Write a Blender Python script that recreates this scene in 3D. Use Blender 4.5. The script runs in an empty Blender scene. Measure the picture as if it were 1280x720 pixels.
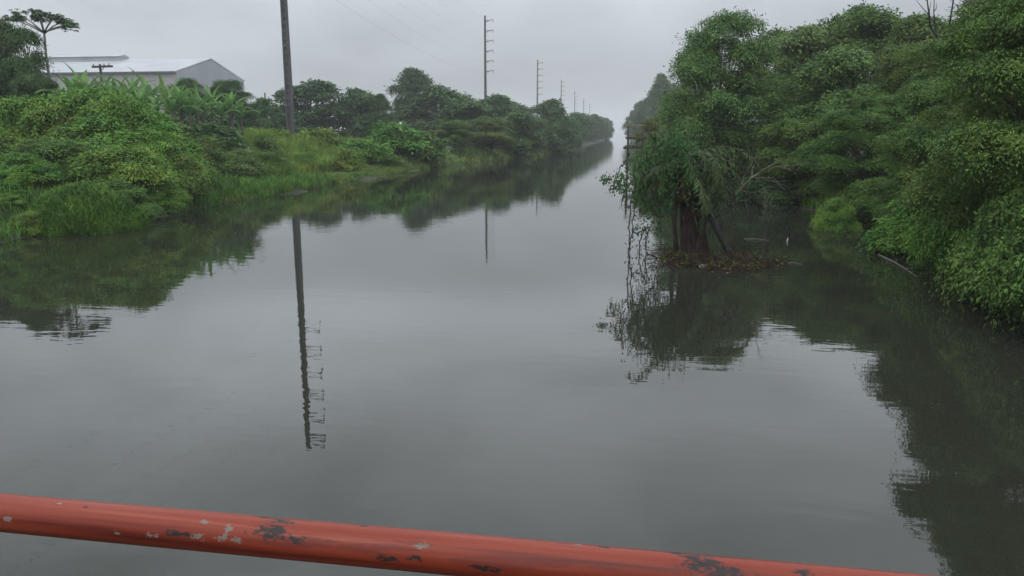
import bpy, math, random
import numpy as np
from mathutils import Vector

R = math.radians
C = bpy.context.scene
COL = C.collection

# ------------------------------------------------------------------ camera
FPX, PITCH, YAW, CAMZ = 960.0, R(11.48), R(8.13), 3.0
cam_d = bpy.data.cameras.new('camera')
cam_d.sensor_width = 36.0
cam_d.lens = 36.0 * FPX / 1280.0
cam_d.clip_start = 0.05
cam_d.clip_end = 6000.0
cam = bpy.data.objects.new('camera', cam_d)
COL.objects.link(cam)
cam.location = (0, 0, CAMZ)
cam.rotation_euler = (math.pi / 2 - PITCH, 0, YAW)
C.camera = cam

# ------------------------------------------------------------------ sky, sun, exposure
SUN_EL, SUN_AZ = R(62), R(200)
w = bpy.data.worlds.new("World")
C.world = w
w.use_nodes = True
nt = w.node_tree
nt.nodes.clear()
def wn(t, **k):
    n = nt.nodes.new(t)
    for a, b in k.items():
        setattr(n, a, b)
    return n
sky = wn('ShaderNodeTexSky', sky_type='NISHITA', sun_disc=False)
sky.sun_elevation = SUN_EL
sky.sun_rotation = SUN_AZ
sky.air_density = 1.0; sky.dust_density = 4.0; sky.ozone_density = 1.0
tc = wn('ShaderNodeTexCoord')
sep = wn('ShaderNodeSeparateXYZ')
nt.links.new(tc.outputs['Generated'], sep.inputs[0])
elev = wn('ShaderNodeFloatCurve')           # overcast: brighter towards the zenith
cv = elev.mapping.curves[0]
cv.points[0].location = (0.0, 0.255); cv.points[1].location = (1.0, 0.80)
for p_ in ((0.10, 0.25), (0.17, 0.33), (0.24, 0.53), (0.45, 0.63)):
    cv.points.new(*p_)
elev.mapping.update()
elev3 = wn('ShaderNodeMath', operation='MULTIPLY'); elev3.inputs[1].default_value = 3.0
nt.links.new(sep.outputs['Z'], elev.inputs['Value']); nt.links.new(elev.outputs[0], elev3.inputs[0])
mp = wn('ShaderNodeMapping')
mp.inputs['Scale'].default_value = (1.0, 1.0, 2.6)
mp.inputs['Location'].default_value = (3.7, 1.9, 0.4)
nt.links.new(tc.outputs['Generated'], mp.inputs['Vector'])
nz = wn('ShaderNodeTexNoise')
nz.inputs['Scale'].default_value = 2.6; nz.inputs['Detail'].default_value = 5.0
nz.inputs['Roughness'].default_value = 0.5; nz.inputs['Distortion'].default_value = 0.35
nt.links.new(mp.outputs[0], nz.inputs['Vector'])
cr = wn('ShaderNodeMapRange')
cr.inputs['From Min'].default_value = 0.3; cr.inputs['From Max'].default_value = 0.7
cr.inputs['To Min'].default_value = 0.74; cr.inputs['To Max'].default_value = 1.22
nt.links.new(nz.outputs['Fac'], cr.inputs['Value'])
mul = wn('ShaderNodeMath', operation='MULTIPLY')
nt.links.new(elev3.outputs[0], mul.inputs[0]); nt.links.new(cr.outputs[0], mul.inputs[1])
cl = wn('ShaderNodeVectorMath', operation='SCALE')
cl.inputs[0].default_value = (6.25, 6.7, 7.2)
nt.links.new(mul.outputs[0], cl.inputs['Scale'])
mixs = wn('ShaderNodeMix', data_type='RGBA')
mixs.inputs['Factor'].default_value = 0.93
nt.links.new(sky.outputs[0], mixs.inputs['A']); nt.links.new(cl.outputs[0], mixs.inputs['B'])
bg = wn('ShaderNodeBackground')
bg.inputs['Strength'].default_value = 0.1
nt.links.new(mixs.outputs['Result'], bg.inputs['Color'])
wo = wn('ShaderNodeOutputWorld')
nt.links.new(bg.outputs[0], wo.inputs['Surface'])

sun_d = bpy.data.lights.new('sun', 'SUN')
sun_d.energy = 0.5
sun_d.angle = R(40)
sun_d.color = (1.0, 0.97, 0.93)
sun = bpy.data.objects.new('sun', sun_d)
COL.objects.link(sun)
sun.rotation_euler = (math.pi / 2 - SUN_EL, 0, math.pi - SUN_AZ)   # light comes from behind the camera

vs = C.view_settings
vs.view_transform = 'Standard'
try: vs.look = 'None'
except Exception: pass
vs.gamma = 1.0
vs.use_curve_mapping = False
vs.exposure = 0.15

cy = C.cycles
cy.use_denoising = True
cy.max_bounces = 6; cy.diffuse_bounces = 2; cy.glossy_bounces = 3
cy.transmission_bounces = 2; cy.volume_bounces = 4; cy.transparent_max_bounces = 4
cy.caustics_reflective = False; cy.caustics_refractive = False
cy.use_adaptive_sampling = True; cy.adaptive_threshold = 0.015

# ------------------------------------------------------------------ geometry of the view (used to lay the place out)
ca, sa, cp, sp = math.cos(YAW), math.sin(YAW), math.cos(PITCH), math.sin(PITCH)
def ray(px, py):
    u, v = (px - 640) / FPX, (360 - py) / FPX
    r = np.array((ca, sa, 0.0)); f = np.array((-sa * cp, ca * cp, -sp)); up = np.array((-sa * sp, ca * sp, cp))
    return r * u + up * v + f
def P(px, py, Y):                       # the point seen at px,py that stands Y metres up the river
    d = ray(px, py); t = Y / d[1]
    return np.array((0, 0, CAMZ)) + d * t
def W(px, py, z=0.0):                   # the point seen at px,py at height z
    d = ray(px, py); t = (z - CAMZ) / d[2]
    return np.array((0, 0, CAMZ)) + d * t
def XW(px, Y, z=0.0):
    k = (px - 640) / FPX
    return (k * (Y * ca * cp - (z - CAMZ) * sp) - Y * sa) / (ca + k * sa * cp)

# ------------------------------------------------------------------ tagging
def tag(o, label=None, cat=None, group=None, kind=None):
    if label: o['label'] = label
    if cat: o['category'] = cat
    if group: o['group'] = group
    if kind: o['kind'] = kind
    return o
def empty(name, loc, rz=0.0):
    o = bpy.data.objects.new(name, None); COL.objects.link(o)
    o.location = loc; o.rotation_euler = (0, 0, rz); o.empty_display_size = 0.3
    return o
def link_mesh(name, me, mat, parent=None):
    o = bpy.data.objects.new(name, me); COL.objects.link(o)
    if mat is not None:
        me.materials.append(mat)
    if parent is not None: o.parent = parent
    return o
def kids(o): return [c for c in COL.objects if c.parent == o]
KIDS = {}
def register(root, *children):
    KIDS[root.name] = list(children)
def copy_tree(o, parent=None):
    c = o.copy(); COL.objects.link(c)
    if parent is not None: c.parent = parent
    for ch in list(o.children): copy_tree(ch, c)
    return c

# ------------------------------------------------------------------ materials
def new_mat(name):
    m = bpy.data.materials.new(name); m.use_nodes = True
    n = m.node_tree; b = n.nodes['Principled BSDF']
    return m, n, b
def ramp(n, stops):
    r = n.nodes.new('ShaderNodeValToRGB'); e = r.color_ramp.elements
    while len(e) > 1: e.remove(e[-1])
    e[0].position, e[0].color = stops[0][0], (*stops[0][1], 1)
    for p, c in stops[1:]:
        x = e.new(p); x.color = (*c, 1)
    return r
def leaf_mat(name, dark, mid, light, odd=None, trans=0.16, rough=0.6):
    m, n, b = new_mat(name)
    dark, mid, light = [tuple(v * k for v, k in zip(c, (1.68, 1.86, 1.22))) for c in (dark, mid, light)]
    dark = tuple(.55 * a_ + .45 * b_ for a_, b_ in zip(dark, mid)); light = tuple(.48 * a_ + .52 * b_ for a_, b_ in zip(light, mid))
    g = n.nodes.new('ShaderNodeNewGeometry')
    oi = n.nodes.new('ShaderNodeObjectInfo')
    st = [(0.0, dark), (0.35, mid), (0.8, light)]
    if odd: st += [(0.955, light), (0.97, odd)]
    r = ramp(n, st)
    n.links.new(g.outputs['Random Per Island'], r.inputs[0])
    tc = n.nodes.new('ShaderNodeTexCoord')
    nz = n.nodes.new('ShaderNodeTexNoise'); nz.inputs['Scale'].default_value = 1.1; nz.inputs['Detail'].default_value = 4
    n.links.new(tc.outputs['Object'], nz.inputs['Vector'])
    hs = n.nodes.new('ShaderNodeHueSaturation')
    mr = n.nodes.new('ShaderNodeMapRange')
    mr.inputs['To Min'].default_value = 0.485; mr.inputs['To Max'].default_value = 0.515
    n.links.new(oi.outputs['Random'], mr.inputs['Value'])
    nh = n.nodes.new('ShaderNodeTexNoise'); nh.inputs['Scale'].default_value = 0.55; nh.inputs['Detail'].default_value = 2
    n.links.new(tc.outputs['Object'], nh.inputs['Vector'])
    ma = n.nodes.new('ShaderNodeMath'); ma.operation = 'MULTIPLY_ADD'; ma.inputs[1].default_value = -0.10
    n.links.new(nh.outputs['Fac'], ma.inputs[0]); mc = n.nodes.new('ShaderNodeMath'); mc.operation = 'ADD'; mc.inputs[1].default_value = 0.05
    n.links.new(mr.outputs[0], mc.inputs[0]); n.links.new(mc.outputs[0], ma.inputs[2])
    n.links.new(ma.outputs[0], hs.inputs['Hue'])
    mv = n.nodes.new('ShaderNodeMapRange')
    mv.inputs['From Min'].default_value = 0.3; mv.inputs['From Max'].default_value = 0.7
    mv.inputs['To Min'].default_value = 0.60; mv.inputs['To Max'].default_value = 1.42
    n.links.new(nz.outputs['Fac'], mv.inputs['Value'])
    n.links.new(mv.outputs[0], hs.inputs['Value'])
    n.links.new(r.outputs[0], hs.inputs['Color'])
    n.links.new(hs.outputs[0], b.inputs['Base Color'])
    b.inputs['Roughness'].default_value = rough
    b.inputs['Specular IOR Level'].default_value = 0.22
    tr = n.nodes.new('ShaderNodeBsdfTranslucent')
    n.links.new(hs.outputs[0], tr.inputs['Color'])
    mx = n.nodes.new('ShaderNodeMixShader'); mx.inputs[0].default_value = trans
    n.links.new(b.outputs[0], mx.inputs[1]); n.links.new(tr.outputs[0], mx.inputs[2])
    n.links.new(mx.outputs[0], n.nodes['Material Output'].inputs['Surface'])
    return m
def rough_mat(name, c1, c2, scale=6.0, rough=0.85, stretch=(1, 1, 1), bump=0.4, bscale=None, spec=0.3):
    m, n, b = new_mat(name)
    tc = n.nodes.new('ShaderNodeTexCoord'); mp = n.nodes.new('ShaderNodeMapping')
    mp.inputs['Scale'].default_value = stretch
    n.links.new(tc.outputs['Object'], mp.inputs['Vector'])
    nz = n.nodes.new('ShaderNodeTexNoise'); nz.inputs['Scale'].default_value = scale; nz.inputs['Detail'].default_value = 6
    n.links.new(mp.outputs[0], nz.inputs['Vector'])
    r = ramp(n, [(0.3, c1), (0.7, c2)])
    n.links.new(nz.outputs['Fac'], r.inputs[0]); n.links.new(r.outputs[0], b.inputs['Base Color'])
    b.inputs['Roughness'].default_value = rough
    b.inputs['Specular IOR Level'].default_value = spec
    if bump:
        bp = n.nodes.new('ShaderNodeBump'); bp.inputs['Strength'].default_value = bump; bp.inputs['Distance'].default_value = 0.03
        n.links.new(nz.outputs['Fac'], bp.inputs['Height']); n.links.new(bp.outputs[0], b.inputs['Normal'])
    return m

M = {}
M['leaf_right'] = leaf_mat('leaf_deep_green', (0.020, 0.034, 0.012), (0.044, 0.075, 0.020), (0.085, 0.125, 0.032))
M['leaf_pale'] = leaf_mat('leaf_grey_green', (0.030, 0.046, 0.020), (0.060, 0.092, 0.034), (0.095, 0.134, 0.050))
M['leaf_bright'] = leaf_mat('leaf_bright_green', (0.026, 0.055, 0.014), (0.055, 0.115, 0.024), (0.105, 0.165, 0.035), odd=(0.16, 0.15, 0.03))
M['leaf_yellow'] = leaf_mat('leaf_yellow_green', (0.034, 0.058, 0.014), (0.068, 0.112, 0.025), (0.125, 0.165, 0.038), odd=(0.20, 0.14, 0.03))
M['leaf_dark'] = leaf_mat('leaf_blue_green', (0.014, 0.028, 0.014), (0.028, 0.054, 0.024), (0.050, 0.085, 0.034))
M['leaf_far'] = leaf_mat('leaf_far_green', (0.016, 0.032, 0.018), (0.030, 0.060, 0.027), (0.052, 0.090, 0.034))
M['leaf_autumn'] = leaf_mat('leaf_rusty', (0.03, 0.05, 0.015), (0.06, 0.08, 0.02), (0.12, 0.085, 0.022))
M['leaf_banana'] = leaf_mat('leaf_banana', (0.045, 0.085, 0.035), (0.075, 0.125, 0.055), (0.12, 0.17, 0.085), trans=0.35, rough=0.4)
M['leaf_brown'] = leaf_mat('leaf_dead', (0.020, 0.010, 0.006), (0.050, 0.021, 0.012), (0.085, 0.040, 0.022), odd=(0.24, 0.20, 0.16), trans=0.1)
M['leaf_frond'] = leaf_mat('leaf_frond', (0.013, 0.022, 0.010), (0.025, 0.041, 0.016), (0.046, 0.066, 0.025))
M['grass'] = leaf_mat('grass_low', (0.040, 0.062, 0.018), (0.068, 0.098, 0.026), (0.12, 0.145, 0.045), odd=(0.20, 0.16, 0.09))
M['grass_tall'] = leaf_mat('grass_tall', (0.052, 0.084, 0.020), (0.096, 0.138, 0.033), (0.16, 0.185, 0.055), odd=(0.24, 0.19, 0.09))
M['grass_deep'] = leaf_mat('grass_deep', (0.024, 0.058, 0.010), (0.046, 0.088, 0.018), (0.078, 0.125, 0.028))
M['bark'] = rough_mat('bark', (0.035, 0.028, 0.022), (0.11, 0.095, 0.08), 9, stretch=(1, 1, 0.25))
M['bark_pale'] = rough_mat('bark_pale', (0.12, 0.115, 0.105), (0.30, 0.29, 0.26), 8, stretch=(1, 1, 0.4))
M['bark_red'] = rough_mat('bark_red', (0.010, 0.006, 0.005), (0.042, 0.021, 0.015), 12, stretch=(1, 1, 0.18), bump=0.9)
M['dead_wood'] = rough_mat('dead_wood', (0.10, 0.088, 0.068), (0.20, 0.18, 0.145), 10, stretch=(1, 1, 0.5))
M['wet_log'] = rough_mat('wet_log', (0.010, 0.009, 0.008), (0.035, 0.03, 0.026), 9, rough=0.6)
M['concrete'] = rough_mat('concrete', (0.050, 0.049, 0.054), (0.095, 0.092, 0.096), 1.5, stretch=(1, 1, 0.3), bump=0.15)
M['steel'] = rough_mat('steel_grey', (0.06, 0.062, 0.066), (0.11, 0.112, 0.116), 5, rough=0.5, bump=0)
M['porcelain'] = rough_mat('porcelain', (0.09, 0.07, 0.06), (0.14, 0.11, 0.10), 5, rough=0.3, bump=0)
M['cable'] = rough_mat('cable', (0.13, 0.135, 0.14), (0.18, 0.185, 0.19), 2, rough=0.5, bump=0)
M['white_paint'] = rough_mat('white_paint', (0.62, 0.64, 0.65), (0.78, 0.79, 0.79), 3, rough=0.7, bump=0.05)
M['plank'] = rough_mat('plank_yellow', (0.20, 0.135, 0.065), (0.33, 0.235, 0.13), 7, stretch=(0.3, 1, 1))
M['plank_dark'] = rough_mat('plank_dark', (0.035, 0.025, 0.02), (0.09, 0.065, 0.05), 7, stretch=(0.3, 1, 1))
M['roof_dark'] = rough_mat('roof_dark', (0.05, 0.052, 0.058), (0.10, 0.10, 0.11), 5)
M['plastic'] = rough_mat('white_plastic', (0.70, 0.70, 0.68), (0.82, 0.82, 0.80), 5, rough=0.35, bump=0)

def cladding(name, c1, c2, axis, pitch, rough=0.5):
    m, n, b = new_mat(name)
    tc = n.nodes.new('ShaderNodeTexCoord')
    wv = n.nodes.new('ShaderNodeTexWave'); wv.bands_direction = axis
    wv.inputs['Scale'].default_value = 1.0 / pitch * 0.314; wv.inputs['Distortion'].default_value = 0
    n.links.new(tc.outputs['Object'], wv.inputs['Vector'])
    mp = n.nodes.new('ShaderNodeMapping'); mp.inputs['Scale'].default_value = (0.3, 0.3, 0.05)
    n.links.new(tc.outputs['Object'], mp.inputs['Vector'])
    nz = n.nodes.new('ShaderNodeTexNoise'); nz.inputs['Scale'].default_value = 0.8; nz.inputs['Detail'].default_value = 5
    n.links.new(mp.outputs[0], nz.inputs['Vector'])
    r = ramp(n, [(0.3, c1), (0.7, c2)])
    n.links.new(nz.outputs['Fac'], r.inputs[0]); n.links.new(r.outputs[0], b.inputs['Base Color'])
    bp = n.nodes.new('ShaderNodeBump'); bp.inputs['Strength'].default_value = 0.35; bp.inputs['Distance'].default_value = 0.05
    n.links.new(wv.outputs['Fac'], bp.inputs['Height']); n.links.new(bp.outputs[0], b.inputs['Normal'])
    b.inputs['Roughness'].default_value = rough
    return m
M['clad_wall'] = cladding('wall_cladding', (0.30, 0.30, 0.285), (0.36, 0.355, 0.335), 'X', 1.0)
M['clad_gable'] = cladding('gable_cladding', (0.27, 0.285, 0.31), (0.32, 0.335, 0.36), 'Y', 1.0)
M['clad_roof'] = cladding('roof_cladding', (0.31, 0.325, 0.34), (0.40, 0.41, 0.425), 'X', 1.0, 0.55)

def water_mat():
    m, n, b = new_mat('river_water')
    b.inputs['Base Color'].default_value = (0.021, 0.023, 0.016, 1)
    b.inputs['IOR'].default_value = 1.40
    tc = n.nodes.new('ShaderNodeTexCoord')
    def noise(sx, sy, scale, det):
        mp = n.nodes.new('ShaderNodeMapping'); mp.inputs['Scale'].default_value = (sx, sy, 1)
        mp.inputs['Rotation'].default_value = (0, 0, R(6))
        n.links.new(tc.outputs['Object'], mp.inputs['Vector'])
        z = n.nodes.new('ShaderNodeTexNoise'); z.inputs['Scale'].default_value = scale; z.inputs['Detail'].default_value = det
        n.links.new(mp.outputs[0], z.inputs['Vector'])
        return z
    a = noise(0.55, 1.5, 2.6, 2)            # fine ripple, crests across the river
    c = noise(0.25, 0.6, 0.7, 1)            # slow undulation
    patch = noise(0.12, 0.25, 0.5, 2)       # where a breath of wind touches the water
    pr = n.nodes.new('ShaderNodeMapRange')
    pr.inputs['From Min'].default_value = 0.40; pr.inputs['From Max'].default_value = 0.65
    pr.inputs['To Min'].default_value = 0.65; pr.inputs['To Max'].default_value = 1.0
    n.links.new(patch.outputs['Fac'], pr.inputs['Value'])
    mu = n.nodes.new('ShaderNodeMath'); mu.operation = 'MULTIPLY'
    n.links.new(a.outputs['Fac'], mu.inputs[0]); n.links.new(pr.outputs[0], mu.inputs[1])
    b1 = n.nodes.new('ShaderNodeBump'); b1.inputs['Strength'].default_value = 1.0; b1.inputs['Distance'].default_value = 0.0024
    n.links.new(mu.outputs[0], b1.inputs['Height'])
    b2 = n.nodes.new('ShaderNodeBump'); b2.inputs['Strength'].default_value = 1.0; b2.inputs['Distance'].default_value = 0.0035
    n.links.new(c.outputs['Fac'], b2.inputs['Height']); n.links.new(b1.outputs[0], b2.inputs['Normal'])
    n.links.new(b2.outputs[0], b.inputs['Normal'])
    rr = n.nodes.new('ShaderNodeMapRange')
    rr.inputs['To Min'].default_value = 0.0; rr.inputs['To Max'].default_value = 0.03
    n.links.new(patch.outputs['Fac'], rr.inputs['Value']); n.links.new(rr.outputs[0], b.inputs['Roughness'])
    return m
M['water'] = water_mat()
def ground_mat():
    m, n, b = new_mat('bank_soil')
    tc = n.nodes.new('ShaderNodeTexCoord')
    n1 = n.nodes.new('ShaderNodeTexNoise'); n1.inputs['Scale'].default_value = 0.45; n1.inputs['Detail'].default_value = 8
    n2 = n.nodes.new('ShaderNodeTexNoise'); n2.inputs['Scale'].default_value = 7; n2.inputs['Detail'].default_value = 6
    for z in (n1, n2): n.links.new(tc.outputs['Object'], z.inputs['Vector'])
    r1 = ramp(n, [(0.35, (0.024, 0.019, 0.013)), (0.5, (0.028, 0.034, 0.013)), (0.65, (0.036, 0.052, 0.016))])
    n.links.new(n1.outputs['Fac'], r1.inputs[0])
    r2 = ramp(n, [(0.3, (0.6, 0.6, 0.6)), (0.7, (1.3, 1.3, 1.3))])
    n.links.new(n2.outputs['Fac'], r2.inputs[0])
    mx = n.nodes.new('ShaderNodeMix'); mx.data_type = 'RGBA'; mx.blend_type = 'MULTIPLY'; mx.inputs['Factor'].default_value = 1
    n.links.new(r1.outputs[0], mx.inputs['A']); n.links.new(r2.outputs[0], mx.inputs['B'])
    n.links.new(mx.outputs['Result'], b.inputs['Base Color'])
    b.inputs['Roughness'].default_value = 0.95
    bp = n.nodes.new('ShaderNodeBump'); bp.inputs['Strength'].default_value = 0.8; bp.inputs['Distance'].default_value = 0.1
    n.links.new(n2.outputs['Fac'], bp.inputs['Height']); n.links.new(bp.outputs[0], b.inputs['Normal'])
    return m
M['ground'] = ground_mat()

# ------------------------------------------------------------------ mesh helpers
class MB:
    def __init__(s): s.v, s.f, s.n = [], [], 0
    def add(s, vs_, fs):
        s.v.extend([tuple(map(float, p)) for p in vs_])
        s.f.extend([tuple(i + s.n for i in q) for q in fs]); s.n = len(s.v)
    def box(s, lo, hi):
        (a, b, c), (d, e, f) = lo, hi
        s.add([(a,b,c),(d,b,c),(d,e,c),(a,e,c),(a,b,f),(d,b,f),(d,e,f),(a,e,f)],
              [(0,3,2,1),(4,5,6,7),(0,1,5,4),(1,2,6,5),(2,3,7,6),(3,0,4,7)])
    def tube(s, pts, rad, sides=6, cap=True):
        pts = [np.array(p, float) for p in pts]; n = len(pts)
        rad = rad if hasattr(rad, '__len__') else [rad] * n
        vs_, fs = [], []
        ref = np.array((0.31, 0.17, 0.93))
        for i, p in enumerate(pts):
            t = pts[min(i + 1, n - 1)] - pts[max(i - 1, 0)]
            t = t / (np.linalg.norm(t) + 1e-9)
            r_ = ref if abs(np.dot(t, ref)) < 0.93 else np.array((1.0, 0, 0))
            x = np.cross(t, r_); x /= np.linalg.norm(x) + 1e-9; y = np.cross(t, x)
            for k in range(sides):
                a = 2 * math.pi * k / sides
                vs_.append(p + (x * math.cos(a) + y * math.sin(a)) * rad[i])
        for i in range(n - 1):
            for k in range(sides):
                k2 = (k + 1) % sides
                fs.append((i * sides + k, i * sides + k2, (i + 1) * sides + k2, (i + 1) * sides + k))
        if cap:
            fs.append(tuple(range(sides - 1, -1, -1))); fs.append(tuple(range((n - 1) * sides, n * sides)))
        s.add(vs_, fs)
    def lathe(s, prof, c=(0, 0, 0), sides=12):
        vs_, fs = [], []
        for (r_, z) in prof:
            for k in range(sides):
                a = 2 * math.pi * k / sides
                vs_.append((c[0] + r_ * math.cos(a), c[1] + r_ * math.sin(a), c[2] + z))
        for i in range(len(prof) - 1):
            for k in range(sides):
                k2 = (k + 1) % sides
                fs.append((i * sides + k, i * sides + k2, (i + 1) * sides + k2, (i + 1) * sides + k))
        fs.append(tuple(range(sides - 1, -1, -1))); fs.append(tuple(range((len(prof) - 1) * sides, len(prof) * sides)))
        s.add(vs_, fs)
    def build(s, name, mat, parent=None, smooth=False):
        me = bpy.data.meshes.new(name); me.from_pydata(s.v, [], s.f); me.update()
        if smooth: me.polygons.foreach_set('use_smooth', [True] * len(me.polygons))
        return link_mesh(name, me, mat, parent)

def unit(a):
    return a / (np.linalg.norm(a, axis=-1, keepdims=True) + 1e-9)
def raw_mesh(name, V, F):                 # V (n,3), F (m,3)
    me = bpy.data.meshes.new(name)
    me.vertices.add(len(V)); me.vertices.foreach_set('co', V.astype(np.float32).ravel())
    m = len(F); k = F.shape[1]
    me.loops.add(m * k); me.loops.foreach_set('vertex_index', F.astype(np.int32).ravel())
    me.polygons.add(m); me.polygons.foreach_set('loop_start', (np.arange(m) * k).astype(np.int32))
    try: me.polygons.foreach_set('loop_total', np.full(m, k, np.int32))
    except Exception: pass
    me.update(calc_edges=True); me.validate()
    return me
def leaf_mesh(name, B, D, N, L, Wd):
    """One folded leaf (four triangles) per row: base B, axis D, normal N, length L, width Wd."""
    n = len(B); D = unit(D); S = unit(np.cross(D, N)); N = np.cross(S, D)
    L = np.broadcast_to(L, (n,))[:, None]; Wd = np.broadcast_to(Wd, (n,))[:, None]
    mid = B + D * L * 0.5 - N * Wd * 0.12
    tip = B + D * L - N * L * 0.14
    le = B + D * L * 0.45 + S * Wd * 0.5 + N * Wd * 0.08
    ri = B + D * L * 0.45 - S * Wd * 0.5 + N * Wd * 0.08
    V = np.stack([B, ri, mid, le, tip], 1).reshape(-1, 3)
    o = np.arange(n)[:, None] * 5
    F = np.concatenate([o + np.array([[0, 1, 2]]), o + np.array([[0, 2, 3]]), o + np.array([[1, 4, 2]]), o + np.array([[2, 4, 3]])], 1).reshape(-1, 3)
    return raw_mesh(name, V, F)
def blade_mesh(name, B, H, Wd, lean, rng):
    """Grass blades: a bent strip narrowing to a tip."""
    n = len(B); a = rng.uniform(0, 2 * math.pi, n)
    S = np.stack([np.cos(a), np.sin(a), 0 * a], 1); b = a + math.pi / 2 + rng.normal(0, 0.5, n)
    T = np.stack([np.cos(b), np.sin(b), 0 * b], 1)
    H = H[:, None]; Wd = Wd[:, None]; ln = lean[:, None]
    up = np.array((0, 0, 1.0))
    p0 = B; p1 = B + up * H * 0.55 + T * H * ln * 0.3; p2 = B + up * H * (1 - 0.35 * ln) + T * H * ln
    V = np.stack([p0 - S * Wd, p0 + S * Wd, p1 + S * Wd * 0.8, p1 - S * Wd * 0.8, p2], 1).reshape(-1, 3)
    o = np.arange(n)[:, None] * 5
    F = np.concatenate([o + np.array([[0, 1, 2]]), o + np.array([[0, 2, 3]]), o + np.array([[3, 2, 4]])], 1).reshape(-1, 3)
    return raw_mesh(name, V, F)

# ------------------------------------------------------------------ the ground, the water
yk = np.array([-80, 0, 12, 17, 26, 33, 45, 60, 75, 120, 200, 330, 420, 520, 3000.])
xr_k = np.array([9, 7.2, 6.7, 7.6, 7.8, 7.2, 5.0, 2.4, 1.6, 2.4, 3.6, 6, 30, 400, 1500.])
yl = np.array([-80, 0, 60, 72, 90, 115, 170, 330, 380, 420, 520, 1200, 3000.])
xl_k = np.array([-17.5, -16.9, -16.3, -15.4, -12.3, -9.4, -8.1, -6.6, -8, -18, -32, -34, -34.])
def sm(a, b, x):
    t = np.clip((x - a) / (b - a), 0, 1); return t * t * (3 - 2 * t)
def wob(x, y):
    return (np.sin(x * 0.9 + y * 0.37) * 0.5 + np.sin(y * 0.61 - x * 0.23 + 1.7) * 0.5)
def g(x, y):
    x = np.asarray(x, float); y = np.asarray(y, float)
    XL = np.interp(y, yl, xl_k) + 0.35 * np.sin(y * 0.55) + 0.2 * np.sin(y * 1.7 + 1)
    XR = np.interp(y, yk, xr_k) + 0.3 * np.sin(y * 0.7 + 2) + 0.15 * np.sin(y * 1.9)
    tl, tr = XL - x, x - XR
    ledge = sm(33, 37, y) * (1 - sm(54, 60, y))
    hl_open = sm(-0.2, 3.5, tl) * 1.2 + sm(4, 12, tl) * 0.5
    hl_led = sm(-0.2, 0.8, tl) * 0.28 + sm(3.3, 8.0, tl) * 1.75 + sm(8, 14, tl) * -0.3
    hl = hl_open * (1 - ledge) + hl_led * ledge + 0.10 * wob(x, y) * sm(1, 4, tl)
    hr = sm(-0.2, 3.5, tr) * 1.0 + sm(4, 14, tr) * 0.8 + 0.10 * wob(x, y) * sm(1, 4, tr)
    bed = -1.4 * sm(0, 3.0, np.minimum(-tl, -tr)) - 0.02
    return np.where(tl > -0.2, hl - 0.02 + np.where(tl < 0, tl * 0.4, 0), np.where(tr > -0.2, hr - 0.02 + np.where(tr < 0, tr * 0.4, 0), bed))
def gz(x, y): return float(g(x, y))

gx = np.concatenate([[-1500, -900, -500, -300, -200, -140, -100, -75], np.arange(-60, -20, 1.5), np.arange(-20, -4, 0.4), np.arange(-4, 1, 0.8), np.arange(1, 12, 0.4), np.arange(12, 40, 1.5), [45, 60, 80, 120, 200, 300, 500, 900, 1500]])
gy = np.concatenate([[-150, -80, -40], np.arange(-20, 64, 0.6), np.arange(64, 130, 1.5), np.arange(130, 300, 6), np.arange(300, 560, 15), [600, 700, 850, 1000, 1200, 1500, 2000, 2600]])
GX, GY = np.meshgrid(gx, gy)
V = np.stack([GX, GY, g(GX, GY)], -1).reshape(-1, 3)
nx, ny = len(gx), len(gy)
ii, jj = np.meshgrid(np.arange(nx - 1), np.arange(ny - 1))
o0 = (jj * nx + ii).ravel()
me = raw_mesh('ground', V, np.stack([o0, o0 + 1, o0 + nx + 1, o0 + nx], 1))
me.polygons.foreach_set('use_smooth', [True] * len(me.polygons))
tag(link_mesh('ground', me, M['ground']), kind='structure')
mb = MB(); mb.add([(-1500, -150, 0), (1500, -150, 0), (1500, 2600, 0), (-1500, 2600, 0)], [(0, 1, 2, 3)])
tag(mb.build('water', M['water']), kind='structure')

# ------------------------------------------------------------------ haze: the air itself
hz = MB(); hz.box((-1520, -170, -3.5), (1520, 2620, 44))
hm = bpy.data.materials.new('haze_air'); hm.use_nodes = True
hn = hm.node_tree; hn.nodes.clear()
pv = hn.nodes.new('ShaderNodeVolumePrincipled')
pv.inputs['Color'].default_value = (0.87, 0.885, 0.90, 1)
pv.inputs['Density'].default_value = 0.0007
ho = hn.nodes.new('ShaderNodeOutputMaterial')
hn.links.new(pv.outputs[0], ho.inputs['Volume'])
tag(hz.build('haze', hm), kind='stuff')

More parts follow.
